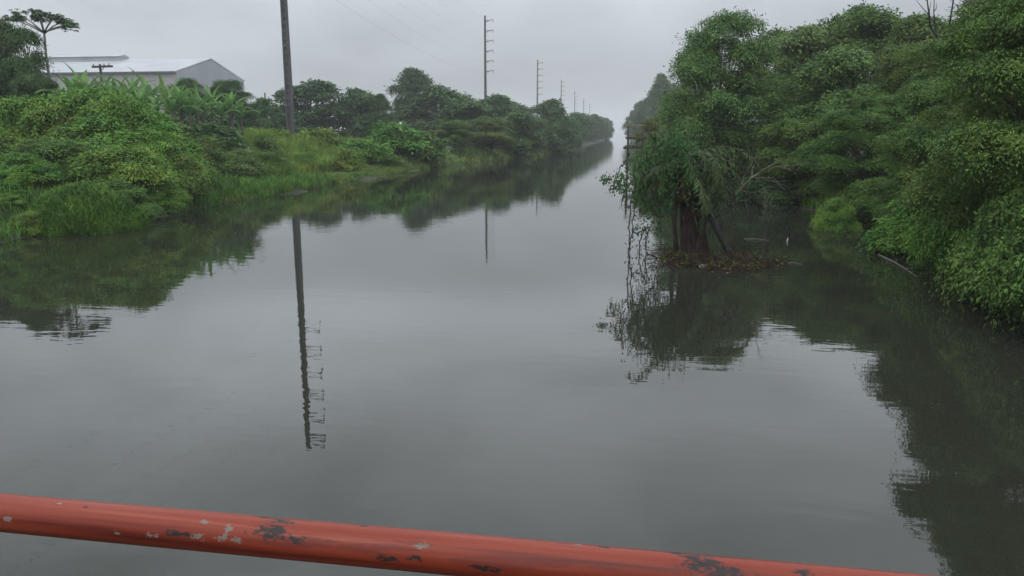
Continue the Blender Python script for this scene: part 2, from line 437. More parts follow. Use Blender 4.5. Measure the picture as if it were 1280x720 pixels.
# ------------------------------------------------------------------ vegetation builders
def crown_from_lobes(name, rng, lobes, spray_density, per_spray, leaf, spray_r, droop=0.25, wide=0.5):
    Bs, Ds, Ns, Ls = [], [], [], []
    for c, r in lobes:
        c = np.array(c, float); r = np.array(r, float)
        area = 4 * math.pi * (np.prod(r) ** (2 / 3))
        ns = max(6, int(area * spray_density))
        u = unit(rng.normal(size=(ns * 3, 3)))
        keep = (u[:, 2] > -0.15) | (rng.random(ns * 3) < 0.22)
        u = u[keep][:ns]; ns = len(u)
        rad = 0.40 + 0.66 * rng.beta(2.4, 1.1, ns)
        stray = rng.random(ns) < 0.05
        rad = np.where(stray, rad * rng.uniform(1.1, 1.45, ns), rad)
        # lumpy surface
        rad *= 1 + 0.16 * np.sin(u[:, 0] * 7 + c[0] * 3) * np.sin(u[:, 1] * 6 + c[1]) + 0.12 * np.sin(u[:, 2] * 9 + c[2])
        sc = c + u * r * rad[:, None]
        ax = unit(u * 0.6 + np.array((0, 0, 0.55)) + rng.normal(0, 0.3, (ns, 3)))
        k = rng.integers(int(per_spray * 0.6), int(per_spray * 1.4) + 1, ns)
        idx = np.repeat(np.arange(ns), k); n = len(idx)
        d = rng.normal(size=(n, 3)); A = ax[idx]
        d = d - A * np.sum(d * A, 1, keepdims=True) * 0.75          # flat sprays
        srs = spray_r * rng.uniform(0.6, 1.4, ns)[idx]
        pos = sc[idx] + d * srs[:, None] * 0.62
        pos[:, 2] -= droop * np.linalg.norm(d, axis=1) ** 2 * srs * 0.3
        D = unit(d + rng.normal(0, 0.4, (n, 3)) + np.array((0, 0, -droop)))
        N = unit(A + rng.normal(0, 0.24, (n, 3)))
        Bs.append(pos); Ds.append(D); Ns.append(N); Ls.append(leaf * rng.uniform(0.6, 1.35, n))
    B, D, N, L = np.concatenate(Bs), np.concatenate(Ds), np.concatenate(Ns), np.concatenate(Ls)
    return leaf_mesh(name, B, D, N, L, L * wide)

def limbs(rng, base, tips, h_fork, r0, sides=6, bend=0.25):
    mb = MB()
    top = np.array(base) + np.array((rng.normal(0, .12), rng.normal(0, .12), 1)) * np.array((h_fork, h_fork, h_fork))
    mid = (np.array(base) + top) / 2 + rng.normal(0, 0.06 * h_fork, 3) * np.array((1, 1, 0))
    mb.tube([np.array(base) - np.array((0, 0, .4)), np.array(base) + np.array((0, 0, .05)), mid, top], [r0 * 1.35, r0 * 1.15, r0 * .9, r0 * .75], sides + 2)
    for t in tips:
        t = np.array(t, float); d = t - top
        m1 = top + d * 0.35 + np.array((0, 0, np.linalg.norm(d) * 0.12)) + rng.normal(0, bend * 0.25, 3)
        m2 = top + d * 0.7 + rng.normal(0, bend * 0.3, 3)
        mb.tube([top - np.array((0, 0, .1)), m1, m2, t], [r0 * .55, r0 * .36, r0 * .22, r0 * .06], sides)
        for _ in range(3):
            e = m2 + (t - m2) * rng.random() + rng.normal(0, np.linalg.norm(d) * 0.09, 3)
            mb.tube([m2, (m2 + e) / 2 + rng.normal(0, .08, 3), e], [r0 * .16, r0 * .1, r0 * .03], 4)
    return mb

PROTO = {}
def make_tree(key, seed, h, rad, z0, nlobe, leaf, dens, per, spray, name='broadleaf_tree', r0=0.16, droop=0.25, wide=0.5, flat=0.8):
    rng = np.random.default_rng(seed)
    lobes = []
    nlobe = int(nlobe * 2.1)
    for i in range(nlobe):
        a = i * 2.399 + rng.normal(0, .45); q = (i + 0.5) / nlobe
        zz = z0 + (h - z0) * (0.10 + 0.80 * q) + rng.normal(0, .05 * (h - z0))
        prof = math.sin(math.pi * (0.24 + 0.66 * q)) ** (0.7 if key not in ('tall', 'airy') else (1.25 if key == 'tall' else .5))
        rr = rad * (rng.uniform(.55, .92) if rng.random() < .72 else rng.uniform(.1, .5)) * prof
        lr = rad * rng.uniform(0.18, 0.33)
        lobes.append(((rr * math.cos(a), rr * math.sin(a), zz), (lr * rng.uniform(.85, 1.25), lr * rng.uniform(.85, 1.25), min(lr * flat * .8, max(0.18, h - zz)))))
    lobes.append(((rng.normal(0, .12 * rad), rng.normal(0, .12 * rad), h - rad * 0.22), (rad * .32, rad * .32, rad * .22)))
    root = empty(name, (0, 0, 0))
    tr = limbs(rng, (0, 0, 0), [np.array(l[0]) for l in lobes], z0 * 0.75 + 0.25, r0).build('trunk', M['bark'], root, smooth=True)
    cm = crown_from_lobes('crown', rng, lobes, dens, per, leaf, spray, droop, wide)
    c = link_mesh('crown', cm, M['leaf_right'], root)
    c.material_slots[0].link = 'OBJECT'; c.material_slots[0].material = M['leaf_right']
    PROTO[key] = dict(root=root, h=h, w=2 * rad * 0.98, used=False)
def make_shrub(key, seed, h, rad, nlobe, leaf, dens, per, spray, name='shrub', droop=0.35, wide=0.5):
    rng = np.random.default_rng(seed)
    lobes = []
    nlobe = int(nlobe * 1.9)
    for i in range(nlobe):
        a = i * 2.399 + rng.normal(0, .4); q = math.sqrt((i + 0.3) / nlobe)
        rr = rad * 0.78 * q
        zz = h * (0.80 - 0.62 * q ** 2.2) * rng.uniform(0.65, 1.12)
        lr = rad * rng.uniform(0.18, 0.32)
        lobes.append(((rr * math.cos(a), rr * math.sin(a), zz), (lr, lr, min(lr * .9, max(.15, (h - zz)) * 1.0))))
    root = empty(name, (0, 0, 0))
    mb = MB()
    for l in lobes:
        t = np.array(l[0]); b = np.array((t[0] * .15, t[1] * .15, -0.3))
        mb.tube([b, b * .5 + t * .5 + rng.normal(0, .08, 3), t], [.035, .025, .008], 5)
        for _ in range(2):
            e = t + rng.normal(0, .25 * rad, 3) * np.array((1, 1, .5))
            mb.tube([b * .5 + t * .5, e], [.014, .005], 4)
    mb.build('stem', M['bark'], root)
    cm = crown_from_lobes('foliage', rng, lobes, dens, per, leaf, spray, droop, wide)
    c = link_mesh('foliage', cm, M['leaf_bright'], root)
    c.material_slots[0].link = 'OBJECT'; c.material_slots[0].material = M['leaf_bright']
    PROTO[key] = dict(root=root, h=h, w=2 * rad, used=False)

# near, middle and far kinds
make_tree('near_a', 11, 8.0, 3.1, 1.3, 15, 0.095, 6.5, 105, 0.33, r0=.17)
make_tree('near_b', 12, 8.0, 3.3, 1.0, 17, 0.09, 6.5, 105, 0.31, r0=.15, droop=.4)
make_tree('near_c', 13, 11.0, 4.2, 0.8, 19, 0.09, 6, 105, 0.33, r0=.2, droop=.4)
make_tree('mid_a', 21, 8.0, 3.0, 1.6, 14, 0.145, 5, 66, 0.40, r0=.16)
make_tree('mid_b', 22, 8.0, 3.2, 1.2, 18, 0.145, 5, 66, 0.38, r0=.15)
make_tree('mid_c', 23, 8.0, 2.8, 1.8, 12, 0.155, 4.6, 66, 0.42, r0=.16, droop=.45)
make_tree('airy', 24, 9.0, 2.9, 1.2, 22, 0.115, 6.0, 62, 0.40, r0=.13, droop=.3, flat=.85)
make_tree('far_a', 31, 9.0, 3.4, 0.3, 14, 0.42, 2.6, 20, 0.55, r0=.2)
make_tree('far_b', 32, 9.0, 3.6, 0.2, 17, 0.42, 2.6, 20, 0.55, r0=.2)
make_tree('tall', 33, 13.0, 2.9, 3.0, 21, 0.34, 3.2, 20, 0.50, r0=.2, flat=1.1)
make_shrub('shrub_a', 41, 2.6, 1.7, 13, 0.095, 9, 66, 0.25)
make_shrub('shrub_b', 42, 2.4, 1.8, 16, 0.085, 10, 66, 0.23, droop=.5)
make_shrub('shrub_c', 43, 2.6, 1.7, 11, 0.145, 6, 50, 0.32, wide=.42)
make_shrub('bush_far', 44, 2.8, 1.9, 13, 0.22, 6, 22, 0.34)

def place(key, px, py, Y, wpx, mat, label, cat='tree', group=None, rz=None, rng=random.Random(5), zmin=-0.25):
    pr = PROTO[key]
    top = P(px, py, Y); x = top[0]
    z = max(gz(x, Y), zmin)
    H = top[2] - z
    dep = (np.array((x, Y, 1.5 - CAMZ)) @ np.array((-sa * cp, ca * cp, -sp)))
    sz = H / pr['h']; s = min(wpx / FPX * dep / pr['w'], 1.75 * sz)
    if not pr['used']: o = pr['root']; pr['used'] = True
    else: o = copy_tree(pr['root'])
    o.location = (x, Y, z); o.scale = (s, s, sz)
    o.rotation_euler = (0, 0, rng.uniform(0, 6.28) if rz is None else rz)
    for ch in o.children:
        if ch.name.startswith(('crown', 'foliage')):
            ch.material_slots[0].material = M[mat]
    tag(o, label, cat, group)
    return o

# ------------------------------------------------------------------ right bank wood
G = 'trees and shrubs of the right bank'
for a in [
    ('airy',   908,  16, 38, 140, 'leaf_pale',  'tall airy tree rising above the vine-draped stump, leftmost tall crown of right bank'),
    ('mid_a', 1003,  32, 50, 150, 'leaf_pale',  'grey-green treetop just right of the tall airy tree on the skyline'),
    ('mid_b', 1088,   8, 50, 165, 'leaf_right', 'broad skyline treetop midway along the right-bank canopy'),
    ('mid_c', 1172,   20, 46, 160, 'leaf_right', 'skyline tree with bare dark branches poking up beside it'),
    ('mid_a', 1272, -12, 44, 170, 'leaf_right', 'skyline tree cut by the top right corner of the photo'),
    ('mid_b',  972,  92, 42, 105, 'leaf_right', 'rounded dark tree below the grey-green skyline treetop'),
    ('mid_c', 1062,  62, 37, 160, 'leaf_pale',  'pale rounded crown in the middle of the right-bank slope'),
    ('near_b',1158,  50, 33, 165, 'leaf_right', 'dense mid-slope tree below the bare dark branches'),
    ('near_a',1248,  18, 29, 190, 'leaf_right', 'dense leafy tree at right edge, behind the nearest overhanging tree'),
    ('mid_a',  905, 112, 43, 110, 'leaf_dark',  'dark lower tree under the tall airy crown'),
    ('mid_b', 1002, 145, 34, 125, 'leaf_right', 'low tree beside the dark hollow at the water edge'),
    ('near_a',1098, 120, 28, 150, 'leaf_right', 'bushy tree leaning over the small waterside shrub'),
    ('near_b',1198,  95, 22.5, 185, 'leaf_right', 'bright bushy tree above the low branch that dips to the water'),
    ('near_c',1300,  45, 17.5, 260, 'leaf_right', 'nearest overhanging tree at the right edge of the photo'),
    ('near_c',1395, -120, 15.5, 350, 'leaf_right', 'tall near tree just beyond the right edge, dark in the water reflection'),
    ('mid_c',  852,  108, 56, 60,  'leaf_pale',  'small pale tree between the wooden platform and the tall airy tree'),
    ('mid_a',  868, 140, 49, 80,  'leaf_right', 'short tree behind the vine-draped stump'),
    ('mid_b',  818, 146, 66, 46,  'leaf_autumn', 'small rusty-leaved tree beside the wooden platform'),
]:
    place(*a, group=G)
for a in [
    ('shrub_a', 1048, 243, 25.2, 60, 'leaf_bright', 'small bright shrub alone at the right waterline'),
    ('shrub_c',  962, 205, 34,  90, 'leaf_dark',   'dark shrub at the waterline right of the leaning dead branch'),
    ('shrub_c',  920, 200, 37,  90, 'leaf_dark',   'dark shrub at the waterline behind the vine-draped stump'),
    ('shrub_b', 1096, 215, 26.5, 100, 'leaf_right', 'rounded shrub behind the small bright waterside shrub'),
    ('shrub_a', 1165, 222, 20.5, 130, 'leaf_bright', 'leafy shrub whose low branches dip into the water'),
    ('shrub_b', 1225, 190, 17.5, 150, 'leaf_bright', 'bright shrub at the foot of the right bank, left of the nearest tree'),
    ('shrub_b', 1300, 205, 14.2, 200, 'leaf_right', 'nearest waterside shrub at the right edge of the photo'),
    ('shrub_b', 1370, 215, 12.2, 240, 'leaf_right', 'shrub just beyond the right edge overhanging the near water'),
    ('shrub_c',  825, 165, 56,  60, 'leaf_right',  'shrub at the foot of the rusty-leaved tree'),
    ('shrub_c',  850, 175, 48,  70, 'leaf_dark',   'shrub behind the drooping fronds of the stump'),
]:
    place(*a, cat='shrub', group=G)
GF = 'hazy trees far down the right bank'
for a in [('far_a', 840, 112, 215, 56), ('tall', 828, 93, 200, 32), ('far_b', 808, 122, 230, 40), ('far_a', 794, 138, 260, 24), ('far_b', 864, 96, 210, 56)]:
    place(*a, 'leaf_far', 'hazy blue-grey tree far down the right bank', group=GF)

# ------------------------------------------------------------------ left bank
G = 'shrubs on the near left bank'
for a in [
    ('shrub_b', -60, 150, 27, 170, 'leaf_right', 'dark shrub cut by the left edge of the photo'),
    ('shrub_a',  22, 188, 23.6, 120, 'leaf_bright', 'leafy shrub at left edge above the yellowish clump'),
    ('shrub_b', 102, 98, 31, 180, 'leaf_bright', 'tallest bright shrub of the near left bank'),
    ('shrub_a', 178, 128, 31, 130, 'leaf_bright', 'tall shrub at the right shoulder of the near left shrubs, below the bananas'),
    ('shrub_b',  44, 112, 29.5, 160, 'leaf_yellow', 'yellow-green shrub between left edge and the tallest bright shrub'),
    ('shrub_b', 150, 175, 26.4, 150, 'leaf_bright', 'wide shrub hanging over the water behind the grassy clump'),
    ('shrub_a', 205, 185, 28.6, 100, 'leaf_right', 'dark green shrub at the waterline where the grassy ledge starts'),
    ('shrub_a', 205, 160, 33, 80, 'leaf_yellow', 'yellow-green shrub at the right end of the tall shrubs'),
    ('shrub_b', 146, 109, 30, 140, 'leaf_bright', 'tall shrub directly right of the tallest bright shrub, in front of the banana plants'),
    ('shrub_a', 128, 140, 28.6, 190, 'leaf_bright', 'big shrub bulging forward below the tallest bright shrub'),
    ('shrub_a', 192, 156, 29.0, 116, 'leaf_bright', 'steep-sided shrub at the right end of the near left shrubs'),
    ('shrub_b',  72, 168, 26.0, 150, 'leaf_right', 'dark shrub right behind the rounded grass mound'),
    ('shrub_a', 218, 176, 31.5, 96, 'leaf_bright', 'bright shrub between the near shrubs and the grassy ledge'),
    ('shrub_b',  24, 236, 22.2, 70, 'leaf_right', 'small dark shrub left of the rounded grass mound'),
    ('shrub_a', -30, 236, 21.2, 80, 'leaf_right', 'dark low shrub just outside the left edge of the photo'),
    ('shrub_a',  66, 262, 21.9, 46, 'leaf_bright', 'small green tuft between the yellowish clump and the grass mound'),
    ('shrub_b',  22, 268, 21.0, 50, 'leaf_bright', 'small leafy tuft left of the yellowish clump at the waterline'),
    ('shrub_a', -15, 205, 22.4, 120, 'leaf_bright', 'leafy shrub cut by the left edge above the water'),
    ('shrub_a', 150, 222, 24.4, 84, 'leaf_right', 'low green shrub trailing in the water right of the rounded grass mound'),
    ('shrub_b', 196, 222, 26.6, 80, 'leaf_bright', 'low shrub trailing in the water below the dark green waterline shrub'),
    ('shrub_b', -20, 272, 19.9, 90, 'leaf_right', 'low shrub trailing in the water at the very left edge'),
    ('shrub_a',  10, 240, 21.6, 100, 'leaf_bright', 'leafy shrub at the left edge just behind the yellowish clump'),
    ('shrub_b', 228, 215, 29.6, 54, 'leaf_right', 'small low shrub where the near shrubs meet the grassy ledge'),
    ('shrub_b',  50, 258, 21.0, 76, 'leaf_yellow', 'low yellowish clump at the near left waterline'),
    ('shrub_b',  -5, 262, 21.0, 80, 'leaf_bright', 'low green clump at the left edge waterline'),
    ('shrub_c', 246, 168, 38, 86, 'leaf_right', 'grey-green big-leaved shrub left of the bank bushes'),
    ('shrub_c', 282, 166, 43, 96, 'leaf_pale', 'pale big-leaved bush in the middle of the left bank'),
    ('shrub_c', 322, 168, 46, 80, 'leaf_right', 'dark big-leaved bush left of the tall grass mound'),
    ('shrub_c', 252, 182, 37.4, 96, 'leaf_right', 'dark big-leaved bush at the back of the grassy ledge, leftmost there'),
    ('shrub_c', 292, 184, 40.2, 96, 'leaf_pale', 'pale big-leaved bush at the back of the grassy ledge'),
    ('shrub_a', 334, 186, 44.3, 88, 'leaf_right', 'rounded dark bush in the middle of the back of the grassy ledge'),
    ('shrub_b', 376, 188, 48.5, 70, 'leaf_bright', 'bright low bush on the grassy ledge in front of the nearest power pole'),
    ('bush_far',345, 160, 53, 80, 'leaf_yellow', 'yellow-green bush in front of the nearest power pole'),
    ('bush_far',300, 158, 54, 80, 'leaf_bright', 'bright bush behind the pale big-leaved bush'),
    ('bush_far',250, 158, 46, 80, 'leaf_yellow', 'yellow-green bush under the banana leaves'),
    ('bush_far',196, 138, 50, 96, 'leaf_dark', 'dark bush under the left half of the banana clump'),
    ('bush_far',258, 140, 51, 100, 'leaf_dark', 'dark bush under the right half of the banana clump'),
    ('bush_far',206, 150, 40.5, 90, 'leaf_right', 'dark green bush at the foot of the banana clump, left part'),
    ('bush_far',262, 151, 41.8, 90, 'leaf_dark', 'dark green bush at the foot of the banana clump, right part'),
    ('bush_far',395, 158, 58, 90, 'leaf_yellow', 'yellowish bush right of the nearest power pole'),
    ('bush_far',448, 172, 57, 66, 'leaf_bright', 'bright bush where the tall grass meets the river'),
    ('bush_far',490, 150, 63, 92, 'leaf_bright', 'rounded light bush left of the tall tree group'),
    ('bush_far',528, 160, 66, 66, 'leaf_right', 'dark bush at the waterline below the tall thin tree'),
    ('bush_far',436, 185, 51, 46, 'leaf_yellow', 'small yellowish bush at the right end of the grassy ledge'),
    ('bush_far',472, 180, 58, 60, 'leaf_bright', 'low bush at the waterline right of the grassy ledge'),
]:
    place(*a, cat='shrub', group=G)
G = 'trees behind the left bank'
for a in [
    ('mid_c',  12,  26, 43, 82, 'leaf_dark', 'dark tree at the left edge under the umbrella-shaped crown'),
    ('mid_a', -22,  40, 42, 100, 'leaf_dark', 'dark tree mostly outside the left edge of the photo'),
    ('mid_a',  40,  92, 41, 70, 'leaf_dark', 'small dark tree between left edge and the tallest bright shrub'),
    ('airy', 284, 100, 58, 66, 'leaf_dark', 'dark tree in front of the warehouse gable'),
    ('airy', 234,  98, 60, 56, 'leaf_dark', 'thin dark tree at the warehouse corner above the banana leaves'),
    ('far_b', 325, 124, 76, 46, 'leaf_far',  'small tree right of the warehouse'),
    ('far_b', 350, 132, 97, 40, 'leaf_bright', 'light small tree just left of the nearest power pole'),
    ('far_a', 391, 101, 98, 90, 'leaf_dark', 'dark round tree just right of the nearest power pole'),
    ('far_b', 454, 112, 98, 66, 'leaf_far', 'round tree between the dark round tree and the tall group'),
    ('tall',  474, 118, 96, 30, 'leaf_far', 'thin tree beside the round tree, bare trunk showing'),
    ('tall',  517,  86, 120, 56, 'leaf_dark', 'tallest thin tree of the left bank'),
    ('far_a', 548, 108, 106, 80, 'leaf_dark', 'broad dark tree just right of the tallest thin tree'),
    ('far_b', 585, 124, 95, 80, 'leaf_far', 'round tree left of the second power pole'),
    ('far_a', 618, 119, 104, 64, 'leaf_far', 'tree standing in front of the second power pole'),
    ('mid_b', 568, 150, 78, 80, 'leaf_right', 'low tree hanging over the water below the round trees'),
    ('mid_a', 612, 146, 84, 76, 'leaf_right', 'low tree over the water below the second power pole'),
    ('far_a', 646, 140, 92, 66, 'leaf_far', 'low tree over the water left of the third power pole'),
    ('far_b', 684, 125, 116, 54, 'leaf_dark', 'dome-shaped tree in front of the third power pole'),
    ('far_b', 664, 145, 106, 50, 'leaf_far', 'tree below and left of the dome-shaped tree'),
]:
    place(*a, group=G)
GL = 'hazy trees along the far left bank'
for px, py, Y, wd in [(700,142,122,40),(708,146,150,36),(718,141,165,34),(728,142,190,32),(735,146,215,26),(742,143,240,26),(748,147,262,22),(753,146,290,20),(757,148,310,17),(760,150,330,13),
                      (698,152,112,40),(712,150,135,34),(640,128,150,60),(560,130,130,60),(600,135,125,60),(500,140,125,50)]:
    place(('far_a', 'far_b')[px % 2], px, py, Y, wd, 'leaf_far', 'hazy tree in the far left treeline', group=GL)

# ------------------------------------------------------------------ umbrella tree
def umbrella_tree():
    rng = np.random.default_rng(77)
    Y = 45.0; top = P(52, 13, Y); x = top[0]; z0 = gz(x, Y); H = top[2] - z0
    root = empty('umbrella_tree', (x, Y, z0))
    mb = MB(); hf = H - 1.2
    mb.tube([(0, 0, -.4), (.05, 0, hf * .4), (-.05, 0, hf * .8), (0, 0, hf)], [.11, .09, .075, .065], 8)
    B, D, N, L = [], [], [], []
    tips = [(-1.75, .2, 1.05), (-1.15, -.5, 1.35), (-.6, .6, 1.5), (-.1, -.3, 1.55), (.45, .5, 1.35), (1.0, -.3, .95), (1.55, .3, .6), (1.9, -.1, .35), (-.9, .9, 1.2), (.7, 1.0, 1.0), (-1.5, -.8, .9), (.5, -1.0, 1.1)]
    for t in tips:
        t = np.array(t) * np.array((1, 1, .72)) + np.array((0, 0, hf))
        m = np.array((t[0] * .45, t[1] * .45, hf + (t[2] - hf) * .45))
        mb.tube([(0, 0, hf - .05 - .12 * abs(t[1])), m, t], [.05, .04, .025], 6)
        for j in range(26):
            a = rng.uniform(0, 6.28); el = rng.normal(0.05, .4)
            d = np.array((math.cos(a) * math.cos(el), math.sin(a) * math.cos(el), math.sin(el)))
            hub = t + d * rng.uniform(.12, .42)
            for k in range(7):                                # palmate leaf: seven fingers
                b = a + (k - 3) * .42
                B.append(hub); D.append((math.cos(b), math.sin(b), -.25 + rng.normal(0, .15))); N.append((d[0] * .3, d[1] * .3, 1)); L.append(rng.uniform(.2, .32))
    mb.build('trunk', M['bark_pale'], root, smooth=True)
    L = np.array(L)
    me = leaf_mesh('crown', np.array(B), np.array(D), np.array(N), L, L * .34)
    link_mesh('crown', me, M['leaf_dark'], root)
    tag(root, 'umbrella-shaped tree with thin bare trunk, highest crown at the left edge', 'tree')
umbrella_tree()

# ------------------------------------------------------------------ bare branches among the right skyline
def bare_tree():
    rng = np.random.default_rng(9)
    Y = 40; b = P(1185, 60, Y); z0 = gz(b[0], Y)
    root = empty('bare_tree', (b[0], Y, z0)); mb = MB()
    H = P(1185, 0, Y)[2] - z0
    mb.tube([(0, 0, -.4), (.1, 0, H * .5), (0, .1, H * .72)], [.14, .11, .09], 7)
    br = MB()
    for (dx, dz) in [(-1.3, 1.9), (-.8, 1.2), (-.2, 2.2), (.5, 1.6), (1.3, 1.7), (1.9, 1.2), (.9, 2.4)]:
        s = np.array((0, .1, H * .70)); e = np.array((dx, rng.normal(0, .4), H * .78 + dz))
        m = (s + e) / 2 + np.array((dx * .2, 0, -.15))
        br.tube([s, m, e], [.07, .05, .02], 6)
        for _ in range(5):
            q = m + (e - m) * rng.uniform(.1, 1); t = q + rng.normal(0, .35, 3) + np.array((0, 0, .35))
            br.tube([q, (q + t) / 2 + rng.normal(0, .05, 3), t], [.025, .017, .006], 4)
    mb.build('trunk', M['wet_log'], root, smooth=True); br.build('branches', M['wet_log'], root)
    tag(root, 'leafless tree, dark forked branches poking above the canopy at top right', 'tree')
bare_tree()

# ------------------------------------------------------------------ banana plants
def banana_proto(seed):
    rng = np.random.default_rng(seed)
    root = empty('banana_plant', (0, 0, 0)); mb = MB()
    H = 2.3
    mb.tube([(0, 0, -.2), (0.02, 0, H * .5), (.05, .03, H)], [.16, .13, .08], 9)
    mb.build('stem', M['bark'], root, smooth=True)
    for i in range(11):
        a = i * 2.4 + rng.normal(0, .3); el = R(84) - R(58) * (i / 11) + rng.normal(0, .08)
        Ln = rng.uniform(1.4, 2.1); Wd = rng.uniform(.15, .24)
        lf = MB(); n = 12; hd = np.array((math.cos(a), math.sin(a), 0)); sd = np.array((-math.sin(a), math.cos(a), 0))
        p = np.array((.05, .03, H - .15)); e = el; mid, lft, rgt = [], [], []
        for k in range(n + 1):
            q = k / n
            wdt = Wd * (math.sin(math.pi * min(1, max(0, (q - .14) / .86)) ** .75) if q > .14 else .06) + .012
            nrm = -hd * math.sin(e) + np.array((0, 0, math.cos(e)))
            tear = 1 - (rng.random() * .6 if q > .25 else 0)
            mid.append(p.copy()); lft.append(p + sd * wdt * tear + nrm * wdt * .35); rgt.append(p - sd * wdt * (1 - rng.random() * .6) + nrm * wdt * .35)
            p = p + (hd * math.cos(e) + np.array((0, 0, math.sin(e)))) * Ln / n
            e -= (.04 + .16 * q) * (1.0 if i > 2 else .6)
        vs_ = mid + lft + rgt; m_ = n + 1
        fs = []
        for k in range(n):
            fs += [(k, k + 1, m_ + k + 1, m_ + k), (k, 2 * m_ + k, 2 * m_ + k + 1, k + 1)]
        lf.add(vs_, fs); lf.build('leaf', M['leaf_banana'], root)
    return root
bprotos = [banana_proto(s) for s in (1, 2, 3)]
bused = [False] * 3
bl = [(88, 84, 41, 'banana plant with upright leaves against the warehouse wall, leftmost'),
      (104, 82, 42, 'tallest banana plant, second from left, against the warehouse wall'),
      (142, 99, 46, 'banana plant just right of the small wooden utility pole'),
      (164, 96, 47, 'banana plant left of the middle of the banana clump'),
      (184, 99, 46, 'banana plant in the middle of the clump below the roof edge'),
      (204, 104, 45, 'banana plant right of the middle of the clump, with spread leaves'),
      (222, 108, 43, 'light banana plant with drooping leaves in front of the clump'),
      (243, 112, 46, 'banana plant below the left corner of the warehouse gable'),
      (262, 114, 47, 'banana plant below the peak of the warehouse gable'),
      (286, 118, 46, 'rightmost banana plant, near the right end of the warehouse'),
      (124, 104, 44, 'banana plant at the foot of the small wooden utility pole'),
      (194, 118, 42, 'low banana plant at the front of the clump'),
      (154, 108, 43, 'banana plant in front of the pair right of the small utility pole'),
      (174, 112, 43, 'low banana plant at the front left of the clump'),
      (213, 120, 42, 'low banana plant below the spread-leaved one'),
      (234, 122, 43, 'low banana plant at the front right of the clump'),
      (253, 124, 44, 'low banana plant before the warehouse corner'),
      (274, 128, 45, 'low banana plant before the dark tree at the gable'),
      (300, 130, 47, 'small banana plant outside the right end of the gable')]
rb = random.Random(3)
for i, (px, py, Y, lab) in enumerate(bl):
    k = i % 3
    py -= 9 if px > 110 else 0
    o = bprotos[k] if not bused[k] else copy_tree(bprotos[k]); bused[k] = True
    t = P(px, py, Y); z = gz(t[0], Y); s = (t[2] - z) / 3.7
    o.location = (t[0], Y, z); o.scale = (s * 1.0, s * 1.0, s); o.rotation_euler = (0, 0, rb.uniform(0, 6.28))
    tag(o, lab, 'banana plant', 'banana plants before the warehouse')

# ------------------------------------------------------------------ grass
def grass_area(name, rng, n, ya, yb, ta, tb, hmin, hmax, wd, mat, label, lean=.6, side=-1):
    y = rng.uniform(ya, yb, n); t = rng.uniform(ta, tb, n)
    x = (np.interp(y, yl, xl_k) - t) if side < 0 else (np.interp(y, yk, xr_k) + t)
    z = g(x, y); k = z > 0.0; x, y, z = x[k], y[k], z[k]; n = len(x)
    cl = 0.55 + 0.45 * np.sin(x * 2.1 + np.sin(y * 1.3) * 2) * np.sin(y * 1.9 + x * .4)
    H = rng.uniform(hmin, hmax, n) * (0.6 + 0.6 * cl)
    me = blade_mesh(name, np.stack([x, y, z - .03], 1), H, np.full(n, wd) * rng.uniform(.6, 1.3, n), rng.uniform(.15, lean, n), rng)
    return tag(link_mesh(name, me, M[mat]), label, 'grass', kind='stuff')
rg = np.random.default_rng(50)
grass_area('ledge_grass', rg, 90000, 30, 60, 0.05, 4.0, .07, .34, .012, 'grass', 'low bright grass on the ledge along the left waterline', lean=.9)
grass_area('tall_grass', rg, 60000, 42, 66, 3.0, 12.0, .7, 1.45, .020, 'grass_tall', 'tall yellowish grass covering the left bank mound', lean=.7)
grass_area('bank_grass', rg, 60000, 16, 44, -0.25, 13.0, .2, .7, .016, 'grass_deep', 'green grass growing between the near left shrubs', lean=.8)
grass_area('edge_grass', rg, 14000, 60, 120, -0.1, 3.0, .25, .7, .03, 'grass', 'grass fringe below the trees of the left treeline', lean=.9)
grass_area('undergrowth', rg, 40000, 10, 60, 0.0, 6.0, .15, .6, .018, 'grass_deep', 'dark undergrowth on the soil of the right bank', lean=.8, side=1)
def grass_clump():
    rng = np.random.default_rng(61); Y = 23.4
    c = W(108, 290); x0, y0 = c[0] - .4, c[1] + .7
    n = 40000; a = rng.uniform(0, 6.28, n); r_ = np.sqrt(rng.random(n)) * 1.8
    x = x0 + np.cos(a) * r_ * .95; y = y0 + np.sin(a) * r_
    dome = 1.45 * (1 - (r_ / 1.8) ** 2) ** .7
    z = np.maximum(g(x, y), -.05) + dome * rng.random(n) ** .4
    me = blade_mesh('grass_clump', np.stack([x, y, z - .1], 1), rng.uniform(.08, .24, n), rng.uniform(.007, .014, n), rng.uniform(.4, 1.1, n), rng)
    me.transform(__import__('mathutils').Matrix.Translation((-x0, -y0, 0)))
    o = link_mesh('grass_clump', me, M['grass_deep']); o.location = (x0, y0, 0)
    tag(o, 'rounded mound of fine bright green grass at the near left waterline', 'grass')
grass_clump()

